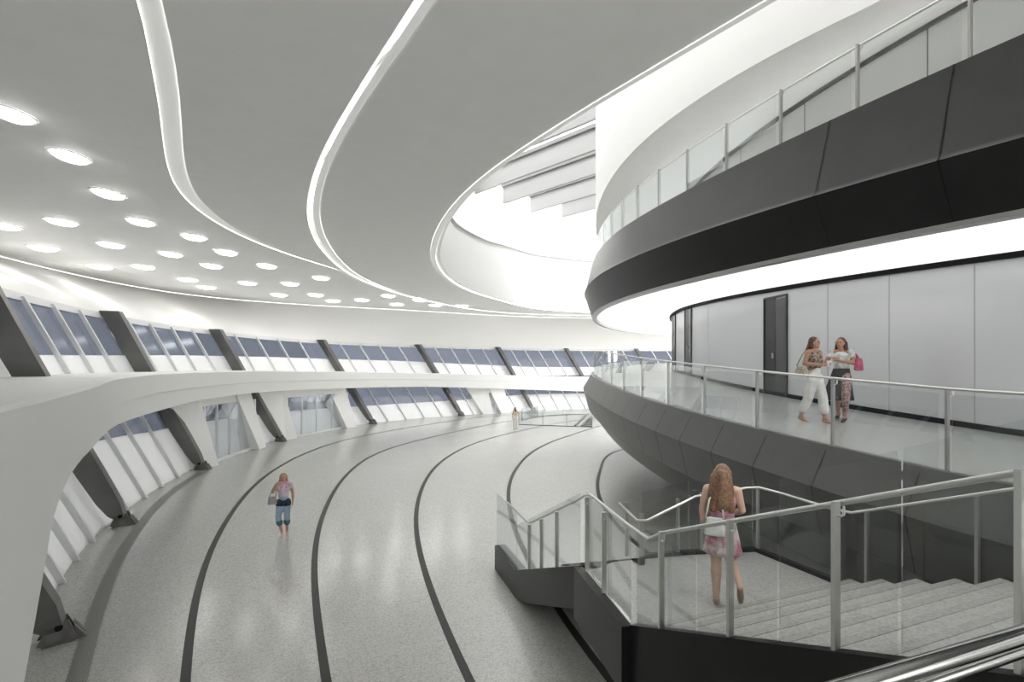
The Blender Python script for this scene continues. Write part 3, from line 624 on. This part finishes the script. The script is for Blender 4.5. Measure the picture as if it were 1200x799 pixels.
for a, b in ((.05, 1.3), (1.33, 2.4), (2.43, 2.95)):
    p, q = at2(a, .02, 0)+off, at2(b, .02, 0)+off; gl.append((((p.x, p.y), (q.x, q.y)), (ctop(a), zrl(a)+.08), (ctop(b), zrl(b)+.08)))
r1 = [Vector((*nearp(t, .11), rl(t))) for t in (4.2, 3.26, 2.3, 1.376, .75, .45)]+[Vector((1.43, 5.35, 2.70)), Vector((1.32, 5.85, 2.70)), Vector((1.22, 6.4, 2.71)), Vector((1.12, 6.85, 2.735)), Vector((1.08, 7.05, 2.735)), Vector((1.03, 7.2, 2.70))]
for t in (.2, .955, 1.646, 2.2): r1.append(at2(t, .08, 0)+off+Vector((0, 0, zrl(t)+.02)))
r1 += [at2(2.4, .07, 0)+off+Vector((0, 0, zrl(2.33))), at2(3.9, .12, 0)+off+Vector((0, 0, zrl(2.35)))]
p, q = at2(2.98, .03, 0)+off, at2(4.4, .03, 0)+off; gl.append((((p.x, p.y), (q.x, q.y)), (.53, 1.68), (.53, 1.68)))
rail_assembly('stair_guardrail', 'near glass and steel stair guardrail with posts on the dark curb', pposts, pb, pt, gl, [r1], .021, bracket=-.8, postmat='steel')
# far rail of the stair
far = [Vector((*(S0+U*t+Vv*(WID-.02))[:2], 2.62+.41*(t-.2))) for t in (4.2, 3, 2, 1.2, .6, .2)]+[Vector((4.28, 6.9, 2.60)), Vector((3.98, 7.7, 2.62)), Vector((3.83, 7.95, 2.63)), Vector((3.65, 7.97, 2.62)), Vector((2.8, 7.83, 2.52)), Vector((1.98, 7.5, 2.25)), Vector((1.86, 7.6, 2.22)), Vector((1.76, 8.4, 2.27))]
fp = [(S0+U*t+Vv*(WID+.05)) for t in (3.0, 1.5, .35)]+[Vector((3.86, 8.04, 0)), Vector((2.95, 7.97, 0)), Vector((2.55, 7.88, 0)), Vector((1.95, 7.7, 0)), Vector((1.88, 8.4, 0))]
fb = [1.62+SL*(t-.2) for t in (3.0, 1.5, .35)]+[1.66]*4+[1.4]
ft = [2.6+.41*(t-.2) for t in (3.0, 1.5, .35)]+[2.62, 2.54, 2.48, 2.3, 2.28]
gl = []
for a, b in ((4.1, 2.45), (2.42, 1.0), (.97, .2)):
    p, q = S0+U*a+Vv*(WID+.07), S0+U*b+Vv*(WID+.07); gl.append((((p.x, p.y), (q.x, q.y)), (1.62+SL*(a-.2), 2.75+.41*(a-.2)), (1.62+SL*(b-.2), 2.75+.41*(b-.2))))
for p, q in (((4.40, 6.75), (3.88, 8.0)), ((3.8, 8.09), (2.78, 7.97)), ((2.74, 7.97), (1.98, 7.79))): gl.append(((p, q), (1.66, 2.72), (1.66, 2.72 if p[0] > 2.8 else 2.6)))
rail_assembly('stair_guardrail', 'far glass and steel stair guardrail along the back of the landing', [(p.x, p.y) for p in fp], fb, ft, gl, [far], .019, bracket=None, postmat='steel_dull')
# foreground rail at the bottom right
dr = Vector((.70, .26, 0)).normalized(); p0 = Vector((1.06, 1.5, 3.58))
fr = thing('double_handrail', 'thick polished double steel rail in the bottom right corner foreground', 'handrail', (1.06, 1.5, 2.5))
L0 = Vector((1.06, 1.5, 2.5))
bm = bmesh.new(); add_tube(bm, [p0+dr*a-L0 for a in (-1.3, -.5, 0, .75, 2.2)], .031, 16); bm_obj('top_rail', bm, M['polished'], fr, True)
p1 = Vector((1.26, 1.577, 3.525)); d1 = (Vector((1.753, 1.753, 3.535))-p1).normalized()
bm = bmesh.new(); add_tube(bm, [p1+d1*a-L0 for a in (-1.3, -.5, 0, .6, 2.0)], .024, 16); bm_obj('grip_rail', bm, M['polished'], fr, True)
for a in (-.9, 1.7):
    bm = bmesh.new(); q = p0+dr*a; add_box(bm, (q.x-L0.x, q.y-L0.y, .53), (.05, .03, 1.06)); bm_obj('post', bm, M['steel_dull'], fr)
bm = bmesh.new(); q = p0+dr*-.4
add_hex(bm, [q+dr*-1.4+Vector((0, .06, -1.3)), q+dr*3+Vector((0, .06, -1.3)), q+dr*3+Vector((.6, -1.8, -1.3)), q+dr*-1.4+Vector((.6, -1.8, -1.3))], [q+dr*-1.4+Vector((0, .06, -1.08)), q+dr*3+Vector((0, .06, -1.08)), q+dr*3+Vector((.6, -1.8, -1.08)), q+dr*-1.4+Vector((.6, -1.8, -1.08))])
struct(bm_obj('floor_lookout', bm, M['deck']))
# guard around the far stair void
def fpx(px, py): Y = EYE*F/(py-HZ); return ((px-600)*Y/F, Y)
gp = [fpx(608, 497.5), fpx(636, 498.7), fpx(664, 499.6), fpx(694, 500.5)]; gq = [fpx(612, 492.5), fpx(630, 488), fpx(660, 486), fpx(690, 485.5)]
gl = [((a, b), (0.02, 1.0), (.02, 1.0)) for a, b in zip(gp, gp[1:])]+[((a, b), (0.02, 1.0), (.02, 1.0)) for a, b in zip(gq, gq[1:])]+[((gp[0], gq[0]), (.02, 1.), (.02, 1.))]
gr = rail_assembly('glass_guardrail', 'low frameless glass guard around the far floor opening near the windows', gp+gq[::-1], [0]*8, [1.0]*8, gl, None, pw=(.04, .03))
L0 = Vector(gr.location)
for pts in (gp, gq):
    bm = bmesh.new(); add_tube(bm, [Vector((x, y, .02))-L0 for x, y in pts], .03, 6); bm_obj('base_rail', bm, M['column'], gr)
es = thing('escape_stair', 'distant stair rails inside the far glass guard beside the walkway', 'stair', (4.5, 39, 0)); L0 = Vector((4.5, 39, 0))
for (xa, ya, xb, yb) in ((674, 499.5, 687, 486.5), (682, 499.5, 691, 490)):
    a, b = fpx(xa, ya), fpx(xb, yb); bm = bmesh.new(); add_plate(bm, (a[0]-L0.x, a[1]-L0.y), (b[0]-L0.x, b[1]-L0.y), .0, .10, .0, .10, .16); bm_obj('stringer', bm, M['column'], es)
a, b, c, d = fpx(683, 499.5), fpx(692, 489.5), fpx(694, 490), fpx(694, 499.5); bm = bmesh.new()
for j in range(6):
    f = j/6; g2 = f+.09; lx = lambda p, q, f: (p[0]+(q[0]-p[0])*f-L0.x, p[1]+(q[1]-p[1])*f-L0.y)
    p, q, r_, s = lx(a, b, f), lx(a, b, g2), lx(d, c, g2), lx(d, c, f)
    add_hex(bm, [(*p, 0), (*q, 0), (*r_, 0), (*s, 0)], [(*p, .05), (*q, .05), (*r_, .05), (*s, .05)])
bm_obj('tread', bm, M['column'], es)
# ------------------------------------------------------------------ people
def skinmat(n, c): return mat(n, c, .55, 0, .3)
M['skin'] = skinmat('skin_warm', (.55, .33, .24)); M['skin2'] = skinmat('skin_tan', (.42, .24, .17))
M['skin3'] = skinmat('skin_fair', (.62, .42, .33))
def cloth(n, a, b=None, sc=40): return noise_mat(n, a, b or a, sc, .85, 0, 2, .42, .58, .1)
HAIR = {'blond': noise_mat('hair_blond_brown', (.30, .17, .08), (.42, .27, .14), 60, .5), 'brown': noise_mat('hair_brown', (.05, .026, .017), (.095, .05, .03), 60, .5),
        'black': mat('hair_black', (.012, .011, .012), .45), 'long': noise_mat('hair_long_brown', (.13, .07, .04), (.30, .17, .095), 45, .45)}
M['eye'] = mat('eye_dark', (.02, .015, .012), .2); M['lip'] = mat('lip_red', (.42, .10, .09), .4)
def cap_bm(bm, p0, r0, p1, r1, seg=12, hs=4):
    p0, p1 = Vector(p0), Vector(p1); d = p1-p0; L = d.length or 1e-5; d = d/L
    x = d.cross(Vector((0, 0, 1)))
    if x.length < 1e-3: x = d.cross(Vector((0, 1, 0)))
    x.normalize(); y = d.cross(x); rings = []
    prof = [(-r0*math.cos(a), r0*math.sin(a)) for a in np.linspace(.15, PI/2, hs)]+[(L+r1*math.sin(a), r1*math.cos(a)) for a in np.linspace(0, PI/2-.15, hs)]
    for s, r in prof: rings.append([bm.verts.new(p0+d*s+x*(r*math.cos(2*PI*k/seg))+y*(r*math.sin(2*PI*k/seg))) for k in range(seg)])
    for a, b in zip(rings, rings[1:]):
        for k in range(seg): bm.faces.new((a[k], a[(k+1) % seg], b[(k+1) % seg], b[k]))
    bm.faces.new(rings[0][::-1]); bm.faces.new(rings[-1])
def ell_bm(bm, c, r, rot=None):
    v = bmesh.ops.create_uvsphere(bm, u_segments=20, v_segments=12, radius=1)['verts']
    bmesh.ops.transform(bm, matrix=Matrix.Translation(Vector(c)) @ (rot.to_4x4() if rot else Matrix.Identity(4)) @ Matrix.Diagonal((*r, 1)), verts=v)
def blob(name, prims, m, parent, S, vox, smooth=4, cut=None):
    bm = bmesh.new()
    for p in prims:
        if p[0] == 'c': cap_bm(bm, *p[1:])
        else: ell_bm(bm, *p[1:])
    bmesh.ops.scale(bm, vec=(S, S, S), verts=bm.verts[:]); bmesh.ops.recalc_face_normals(bm, faces=bm.faces[:])
    me = bpy.data.meshes.new('tmp'); bm.to_mesh(me); bm.free(); o = bpy.data.objects.new('tmp', me); COL.objects.link(o)
    r = o.modifiers.new('r', 'REMESH'); r.mode = 'VOXEL'; r.voxel_size = vox
    s = o.modifiers.new('s', 'SMOOTH'); s.iterations = smooth; s.factor = .5
    dg = bpy.context.evaluated_depsgraph_get(); dg.update(); me2 = bpy.data.meshes.new_from_object(o.evaluated_get(dg))
    bpy.data.objects.remove(o); bpy.data.meshes.remove(me)
    if cut is not None:              # clean hem: trim below a height
        bm = bmesh.new(); bm.from_mesh(me2); g = bm.verts[:]+bm.edges[:]+bm.faces[:]
        bmesh.ops.bisect_plane(bm, geom=g, plane_co=(0, 0, cut*S), plane_no=(0, 0, -1), clear_outer=True); bm.to_mesh(me2); bm.free()
    me2.materials.clear(); me2.name = name
    return link(name, me2, m, parent, True)
def V3(*a): return Vector(a)
def hand_prims(w, d, side, curl=.5):
    """palm and five separate curled fingers from wrist w along direction d; side: thumb direction"""
    w = Vector(w); d = Vector(d).normalized(); s = Vector(side); s = (s-d*s.dot(d)).normalized(); n = d.cross(s)
    P = [('c', w, .0135, w+d*.022, .0165), ('c', w+d*.012-s*.008, .010, w+d*.045-s*.011, .0095), ('c', w+d*.012+s*.008, .010, w+d*.045+s*.011, .0095)]
    for k, ln in enumerate((.034, .040, .038, .030)):
        b = w+d*.048+s*(.0165-.011*k); m_ = b+d*ln*.55+n*ln*.2*curl; e = m_+(d*(1-curl*.6)+n*curl).normalized()*ln*.5
        P += [('c', b, .0052, m_, .0050), ('c', m_, .0050, e, .0042)]
    t0 = w+d*.016+s*.014; t1 = t0+d*.016+s*.016; P += [('c', t0, .0070, t1, .0058), ('c', t1, .0056, t1+d*.017+s*.003+n*.004, .0046)]
    return P
def figure(name_label, loc, rot, H, J, skin, vox=.008, mirror=False, face=True):
    """J: joint positions in body heights, x = image right, facing -y"""
    mx = -1 if mirror else 1
    J = {k: V3(mx*v[0], v[1], v[2]) for k, v in J.items()}
    t = thing('person', name_label, 'person', loc); t.rotation_euler = (0, 0, rot)
    h, nb = J['head'], J['neck']; hd = J.get('look', V3(0, -1, 0)); hd = hd.normalized(); hx = V3(-hd.y, hd.x, 0)
    P = [('e', h+V3(0, 0, .006), (.046, .054, .058), Matrix.Rotation(math.atan2(hd.x, -hd.y), 3, 'Z')), ('e', h+hd*.014-V3(0, 0, .030), (.034, .036, .040)),
         ('c', h+hd*.052-V3(0, 0, .002), .0055, h+hd*.060-V3(0, 0, .017), .0075), ('c', h+hd*.046-V3(0, 0, .056), .011, h+hd*.040-V3(0, 0, .060), .011),
         ('e', h+hx*.047-V3(0, 0, .004), (.008, .012, .017)), ('e', h-hx*.047-V3(0, 0, .004), (.008, .012, .017)),
         ('c', nb, .032, h-V3(0, 0, .03), .027), ('c', nb-V3(0, 0, .03), .045, nb, .030)]
    ch, wa, pe = J['chest'], J['waist'], J['pelvis']
    P += [('e', ch, (.088, .058, .085)), ('c', ch, .066, wa, .060), ('e', wa, (.074, .052, .06)), ('c', wa, .055, pe, .066), ('e', pe, (.093, .066, .058)),
          ('c', nb-V3(0, 0, .012), .028, J['sL'], .034), ('c', nb-V3(0, 0, .012), .028, J['sR'], .034), ('e', ch+V3(.035, -.040, -.005), (.036, .034, .036)), ('e', ch+V3(-.035, -.040, -.005), (.036, .034, .036))]
    for s in 'LR':
        P += [('c', J['s'+s], .033, J['e'+s], .024), ('c', J['e'+s], .0245, J['e'+s].lerp(J['w'+s], .35), .025), ('c', J['e'+s].lerp(J['w'+s], .35), .025, J['w'+s], .0145)]
        P += hand_prims(J['w'+s], J.get('h'+s, J['w'+s]-J['e'+s]), J.get('t'+s, V3(0, -1, 0)), .55)
        hp, kn, an = J['hip'+s], J['k'+s], J['a'+s]; ca = kn.lerp(an, .28)
        P += [('c', hp, .058, kn, .037), ('c', kn, .036, ca+V3(0, .008, 0), .039), ('c', ca+V3(0, .008, 0), .038, an, .021)]
        tdir = J.get('f'+s, V3(0, -1, -.22)).normalized(); heel = an+V3(0, .016, -.022)
        P += [('c', an, .021, heel, .019), ('c', heel, .018, heel+tdir*.085+V3(0, 0, .002), .019), ('c', an, .020, heel+tdir*.08, .017), ('c', heel+tdir*.085, .017, heel+tdir*.125, .012)]
    blob('body', P, skin, t, H, vox, 3)
    if face:
        bm = bmesh.new()
        for s in (-1, 1): ell_bm(bm, (h+hd*.0475+hx*(s*.018)+V3(0, 0, .004))*H, (.0075*H, .0075*H, .005*H))
        bm_obj('eyes', bm, M['eye'], t, True)
        bm = bmesh.new(); ell_bm(bm, (h+hd*.047-V3(0, 0, .032))*H, (.014*H, .008*H, .005*H)); bm_obj('mouth', bm, M['lip'], t, True)
    return t, J
def torso_shell(J, g, lo='waist'):
    ch, wa, pe = J['chest'], J['waist'], J['pelvis']; P = [('e', ch, (.088+g, .058+g, .085+g)), ('c', ch, .066+g, wa, .060+g), ('e', wa, (.074+g, .052+g, .06+g)), ('e', ch+V3(.035, -.040, -.005), (.036+g, .034+g, .036+g)), ('e', ch+V3(-.035, -.040, -.005), (.036+g, .034+g, .036+g))]
    if lo == 'pelvis': P += [('c', wa, .055+g, pe, .066+g), ('e', pe, (.093+g, .066+g, .058+g))]
    return P
def legs_shell(J, g, f=1.0, flare=0):
    pe = J['pelvis']; P = [('e', pe, (.093+g, .066+g, .058+g)), ('c', J['waist'], .055+g, pe, .066+g)]
    for s in 'LR':
        hp, kn, an = J['hip'+s], J['k'+s], J['a'+s]; P.append(('c', hp, .058+g, kn, .038+g+flare))
        if f > 0: P.append(('c', kn, .037+g+flare, kn.lerp(an, f), .037+g+flare))
    return P
def hair_prims(J, drop, wid=.05, back=.03, ext=None):
    h = J['head']; hd = J.get('look', V3(0, -1, 0)).normalized(); hx = V3(-hd.y, hd.x, 0); b = -hd
    P = [('e', h+b*.014+V3(0, 0, .020), (.052, .056, .054)), ('e', h+b*.026-V3(0, 0, .012), (.052, .044, .062))]
    for s in (-1, 0, 1): P.append(('c', h+b*.028+hx*(s*.030), .034, h+b*(back+.012)+hx*(s*wid)-V3(0, 0, drop), .022))
    for s in (-1, 1): P.append(('c', h+b*.006+hx*(s*.046)+V3(0, 0, .015), .016, h+b*.01+hx*(s*(wid+.012))-V3(0, 0, drop), .017))
    return P+(ext or [])
def shoes(t, J, m, H, vox=.008):
    P = []
    for s in 'LR':
        an = J['a'+s]; tdir = J.get('f'+s, V3(0, -1, -.22)).normalized(); heel = an+V3(0, .016, -.022)
        P += [('c', heel, .0215, heel+tdir*.085+V3(0, 0, .001), .0225), ('c', heel+tdir*.085, .021, heel+tdir*.128, .015), ('c', an-V3(0, 0, .012), .021, heel, .021)]
    blob('shoes', P, m, t, H, vox, 2)
def skirt(name, t, J, H, z0, z1, a0, b0, a1, b1, m, cx=0, folds=9, amp=.06):
    n, rows = 48, []
    for f in np.linspace(0, 1, 9):
        z = z0+(z1-z0)*f; w = np.linspace(0, 2*PI, n, endpoint=False); a = a0+(a1-a0)*f; b = b0+(b1-b0)*f; q = 1+amp*f*np.sin(folds*w)
        rows.append(np.stack([(J['pelvis'].x+cx*f+a*q*np.cos(w))*H, (J['pelvis'].y+b*q*np.sin(w))*H, z*H+0*w], 1))
    V = np.concatenate(rows); Fc = [(j*n+i, j*n+(i+1) % n, (j+1)*n+(i+1) % n, (j+1)*n+i) for j in range(8) for i in range(n)]
    o = link(name, mesh_of(V, Fc, name), m, t, True); s = o.modifiers.new('s', 'SOLIDIFY'); s.thickness = .006; return o
def bag(name, label, cat, loc, size, m, rot=0, strap=None, tilt=0):
    o = thing(name, label, cat, loc); o.rotation_euler = (0, tilt, rot); bm = bmesh.new(); add_box(bm, (0, 0, 0), size)
    for v in bm.verts:
        if v.co.z > 0: v.co.x *= .75; v.co.y *= .5
    bmesh.ops.bevel(bm, geom=bm.edges[:], offset=min(size)*.3, segments=3, affect='EDGES', profile=.6); bm_obj('pouch', bm, m, o, True)
    if strap: bm = bmesh.new(); add_tube(bm, strap, .011, 6); bm_obj('strap', bm, m, o, True)
    return o
def arc(p, q, n, bow): p, q = Vector(p), Vector(q); return [p.lerp(q, k/n)+Vector(bow)*math.sin(PI*k/n) for k in range(n+1)]
STAND = dict(head=(0, -.006, .928), neck=(0, .008, .845), chest=(0, .004, .745), waist=(0, .002, .635), pelvis=(0, .004, .535), sL=(-.098, .006, .812), sR=(.098, .006, .812),
             eL=(-.135, .015, .66), wL=(-.135, -.03, .515), eR=(.135, .015, .66), wR=(.135, -.03, .515), hipL=(-.048, .004, .515), hipR=(.048, .004, .515),
             kL=(-.052, -.012, .285), aL=(-.05, .012, .042), kR=(.052, -.012, .285), aR=(.05, .012, .042))
def pose(**k): d = dict(STAND); d.update(k); return d
def place(t, H, p, rot): a = Vector(p)*H; c, s = math.cos(rot), math.sin(rot); return Vector((t.location.x+a.x*c-a.y*s, t.location.y+a.x*s+a.y*c, t.location.z+a.z))
# woman strolling on the hall floor
H = 1.65; rot = .42
t, J = figure('person in pink scarf, pale top and cropped jeans strolling on the open hall floor', (-6.15, 13.78, .006), rot, H,
    pose(eL=(-.158, -.01, .70), wL=(-.112, -.085, .80), hL=(.35, -.1, .8), tL=(1, 0, 0), eR=(.142, .012, .665), wR=(.138, -.03, .52), kL=(-.078, -.035, .29), aL=(-.028, .0, .042), fL=(-.25, -1, -.22), kR=(.052, -.015, .285), aR=(.052, .02, .042), fR=(.2, -1, -.22), look=(.05, -1, 0)), M['skin'])
blob('top', torso_shell(J, .008, 'waist')+[('c', J['s'+s], .042, J['s'+s].lerp(J['e'+s], .4), .036) for s in 'LR']+[('c', J['neck']-V3(0, 0, .02), .046, J['chest'], .06)], cloth('pale_pink_top', (.62, .52, .58), (.72, .62, .66)), t, H, .009)
blob('scarf', [('c', J['neck']+V3(-.045, -.02, -.006), .026, J['neck']+V3(.045, -.02, -.006), .026), ('c', J['neck']+V3(-.04, .03, 0), .024, J['neck']+V3(.04, .03, 0), .024), ('c', J['neck']+V3(-.02, -.05, -.02), .024, J['chest']+V3(-.05, -.07, -.05), .02), ('c', J['neck']+V3(.06, -.03, -.02), .026, J['chest']+V3(.045, -.062, .03), .024)], cloth('pink_scarf', (.62, .36, .45), (.70, .46, .54)), t, H, .009)
blob('jeans', legs_shell(J, .009, .38), cloth('light_denim', (.30, .40, .50), (.38, .48, .57), 25), t, H, .009)
blob('waistband', [('e', J['pelvis']+V3(0, 0, .005), (.107, .078, .062)), ('c', J['hipL']+V3(0, -.01, 0), .071, J['hipL'].lerp(J['kL'], .15), .066), ('c', J['hipR']+V3(0, -.01, 0), .071, J['hipR'].lerp(J['kR'], .15), .066)], cloth('dark_denim', (.05, .06, .10)), t, H, .009)
blob('jeans_cuff', [('c', J['k'+s].lerp(J['a'+s], .28), .052, J['k'+s].lerp(J['a'+s], .40), .050) for s in 'LR'], cloth('teal_denim', (.10, .17, .20)), t, H, .009)
blob('hair', hair_prims(J, .085, .045), HAIR['blond'], t, H, .008)
shoes(t, J, cloth('pale_shoe', (.75, .62, .60)), H)
b = bag('shoulder_bag', 'grey shoulder bag hanging at the hip of the person in pink scarf', 'bag', place(t, H, (-.165, -.03, .575), rot), (.24, .11, .22), cloth('grey_bag', (.36, .36, .38)), rot,
        [(-.08, 0, .09), (-.02, -.02, .25), (.06, .0, .40), (.10, .04, .42), (.12, .09, .30), (.08, .06, .09)])
# small distant woman near the far guard
H = 1.62; rot = -.1
t, J = figure('person in white trousers with black hair standing far off near the windows', (.24, 36.5, .006), rot, H,
    pose(head=(-.035, -.02, .915), eR=(.17, -.03, .69), wR=(.07, -.10, .62), look=(-.6, -1, 0)), M['skin3'], .014, face=False)
blob('top', torso_shell(J, .008)[:3], cloth('cream_top', (.66, .55, .42)), t, H, .014)
blob('trousers', legs_shell(J, .014, .9, .01), cloth('white_trousers', (.78, .76, .74)), t, H, .014)
blob('hair', hair_prims(J, .10, .045, .045, [('e', J['head']+V3(.03, .01, .055), (.035, .035, .04))]), HAIR['black'], t, H, .012)
shoes(t, J, cloth('white_shoe', (.75, .75, .73)), H, .012)
# two women on the walkway
def wz(x, y): p = math.degrees(math.atan2(y-KY, x-KX)) % 360; R = math.hypot(x-KX, y-KY); f = (RE-.12-R)/(RE-.12-RI); return float(zE(p)[0])*(1-f)+float(zI(p)[0])*f
H = 1.62; x, y = 5.77, 9.78; rot = -.53+.95
t, J = figure('person in white cropped trousers holding a cup on the walkway, turned to companion', (x, y, wz(x, y)+.006), rot, H,
    pose(eL=(-.13, .03, .68), wL=(-.03, -.125, .665), hL=(.7, -.5, .1), tL=(0, 0, 1), eR=(.135, .0, .675), wR=(.05, -.13, .675), hR=(-.4, -.8, .05), tR=(0, 0, 1), kL=(-.055, .03, .285), aL=(-.055, .13, .06), fL=(0, -1, -.38), kR=(.05, -.07, .29), aR=(.05, -.10, .042), look=(.25, -1, 0)), M['skin2'])
blob('top', torso_shell(J, .008)+[('c', J['sL']+V3(.025, 0, 0), .036, J['neck']+V3(-.03, 0, -.03), .03), ('c', J['sR']-V3(.025, 0, 0), .036, J['neck']+V3(.03, 0, -.03), .03)], cloth('patterned_top', (.12, .09, .07), (.40, .34, .28), 22), t, H, .009)
blob('trousers', legs_shell(J, .011, .62, .004), cloth('white_cotton', (.78, .77, .75), (.70, .69, .67), 8), t, H, .009)
blob('hair', hair_prims(J, .055, .04, .03, [('c', J['head']+V3(-.01, .055, -.02), .026, J['head']+V3(-.02, .085, -.10), .018)]), HAIR['brown'], t, H, .008)
shoes(t, J, cloth('tan_sandal', (.48, .31, .22)), H)
cp = J['wL']+V3(.045, -.045, .01)
bag('shoulder_bag', 'beige shoulder bag at the side of the person in white cropped trousers', 'bag', place(t, H, (-.15, .05, .60), rot), (.13, .28, .20), cloth('beige_bag', (.36, .32, .26), (.46, .42, .35), 20), rot, [(0, -.1, .09), (.03, -.06, .25), (.06, -.03, .38), (.03, .04, .25), (0, .1, .09)])
cup = thing('paper_cup', 'white paper cup held by the person in white cropped trousers', 'cup', place(t, H, cp, rot)); bm = bmesh.new(); add_tube(bm, [(0, 0, -.05), (0, 0, 0), (0, 0, .055)], [.030, .034, .040], 14); bm_obj('cup', bm, M['white'], cup, True)
bm = bmesh.new(); add_tube(bm, [(0, 0, .055), (0, 0, .066)], [.042, .040], 14); bm_obj('lid', bm, cloth('cup_lid', (.7, .68, .65)), cup)
H = 1.60; x, y = 6.40, 9.95; rot = -.56-.25
t, J = figure('person in long dark skirt with long brown hair walking on the walkway', (x, y, wz(x, y)+.006), rot, H,
    pose(eL=(-.165, -.045, .69), wL=(-.225, -.12, .635), hL=(-.8, -.4, -.25), tL=(0, -.3, 1), eR=(.135, .0, .685), wR=(.02, -.125, .715), hR=(-.8, -.3, .3), tR=(0, 0, 1), kL=(-.06, .05, .29), aL=(-.07, .15, .085), fL=(0, -.8, -.6), kR=(.055, -.07, .29), aR=(.055, -.085, .042), look=(-.15, -1, 0), head=(-.005, -.006, .928)), M['skin2'])
blob('top', torso_shell(J, .008)+[('c', J['s'+s], .039, J['s'+s].lerp(J['e'+s], .35), .034) for s in 'LR'], cloth('pale_grey_top', (.40, .42, .41), (.66, .67, .65), 12), t, H, .009)
skirt('skirt', t, J, H, .62, .235, .082, .066, .165, .145, cloth('dark_grey_skirt', (.055, .055, .055), (.08, .08, .08)), cx=-.045)
blob('leggings', [('c', J['hipR']+V3(0, -.02, 0), .066, J['kR']+V3(.02, -.045, 0), .048), ('c', J['kR']+V3(.02, -.045, 0), .046, J['kR'].lerp(J['aR'], .6)+V3(.01, -.02, 0), .036)], cloth('patterned_wrap', (.20, .13, .12), (.46, .33, .32), 25), t, H, .009)
blob('hair', hair_prims(J, .15, .052, .03), HAIR['brown'], t, H, .008)
shoes(t, J, cloth('dark_shoe', (.07, .06, .06)), H)
bag('handbag', 'bright pink handbag under the arm of the person in long dark skirt', 'bag', place(t, H, (.175, .02, .67), rot), (.13, .24, .24), cloth('pink_bag', (.40, .09, .15), (.48, .14, .20), 10), rot, [(-.01, -.08, .1), (-.04, -.03, .2), (-.05, .03, .2), (-.01, .08, .1)])
# woman on the stair landing, seen from behind
H = 1.71; rot = -.39+PI
t, J = figure('person with long brown hair and pink patterned dress on the landing, seen from behind', (2.58, 6.28, ZL+.006), rot, H,
    pose(eL=(-.135, -.01, .67), wL=(-.13, -.06, .53), eR=(.13, -.01, .675), wR=(.075, -.12, .62), hR=(-.4, -.8, 0), tR=(0, 0, 1), kL=(-.042, -.012, .285), aL=(-.04, .012, .042), kR=(.055, -.035, .30), aR=(.112, .13, .20), fR=(.05, -.45, -.9), look=(0, -1, 0)), M['skin3'], .009, mirror=True)
blob('top', torso_shell(J, .008), cloth('pink_top', (.50, .26, .33), (.56, .31, .38)), t, H, .009)
skirt('skirt', t, J, H, .61, .365, .084, .066, .125, .105, cloth('pink_floral', (.60, .52, .52), (.42, .17, .22), 9), folds=11)
blob('hair', hair_prims(J, .245, .060, .055, [('c', J['head']+V3(.055, .03, -.02), .026, J['chest']+V3(.10, .045, -.09), .016), ('e', J['head']+V3(0, .062, -.12), (.078, .032, .15)), ('c', J['head']+V3(0, .05, .0), .046, J['head']+V3(0, .075, -.20), .042)]), HAIR['long'], t, H, .008, 6)
shoes(t, J, cloth('flat_sandal', (.40, .28, .22)), H)
bag('shoulder_bag', 'white shoulder bag on the back of the person in pink patterned dress', 'bag', place(t, H, (.05, .11, .575), rot), (.24, .09, .22), cloth('white_bag', (.66, .68, .66), (.76, .77, .75), 12), rot, [(-.10, 0, .10), (-.08, -.08, .30), (-.02, -.14, .42), (.06, -.08, .30), (.10, 0, .10)])
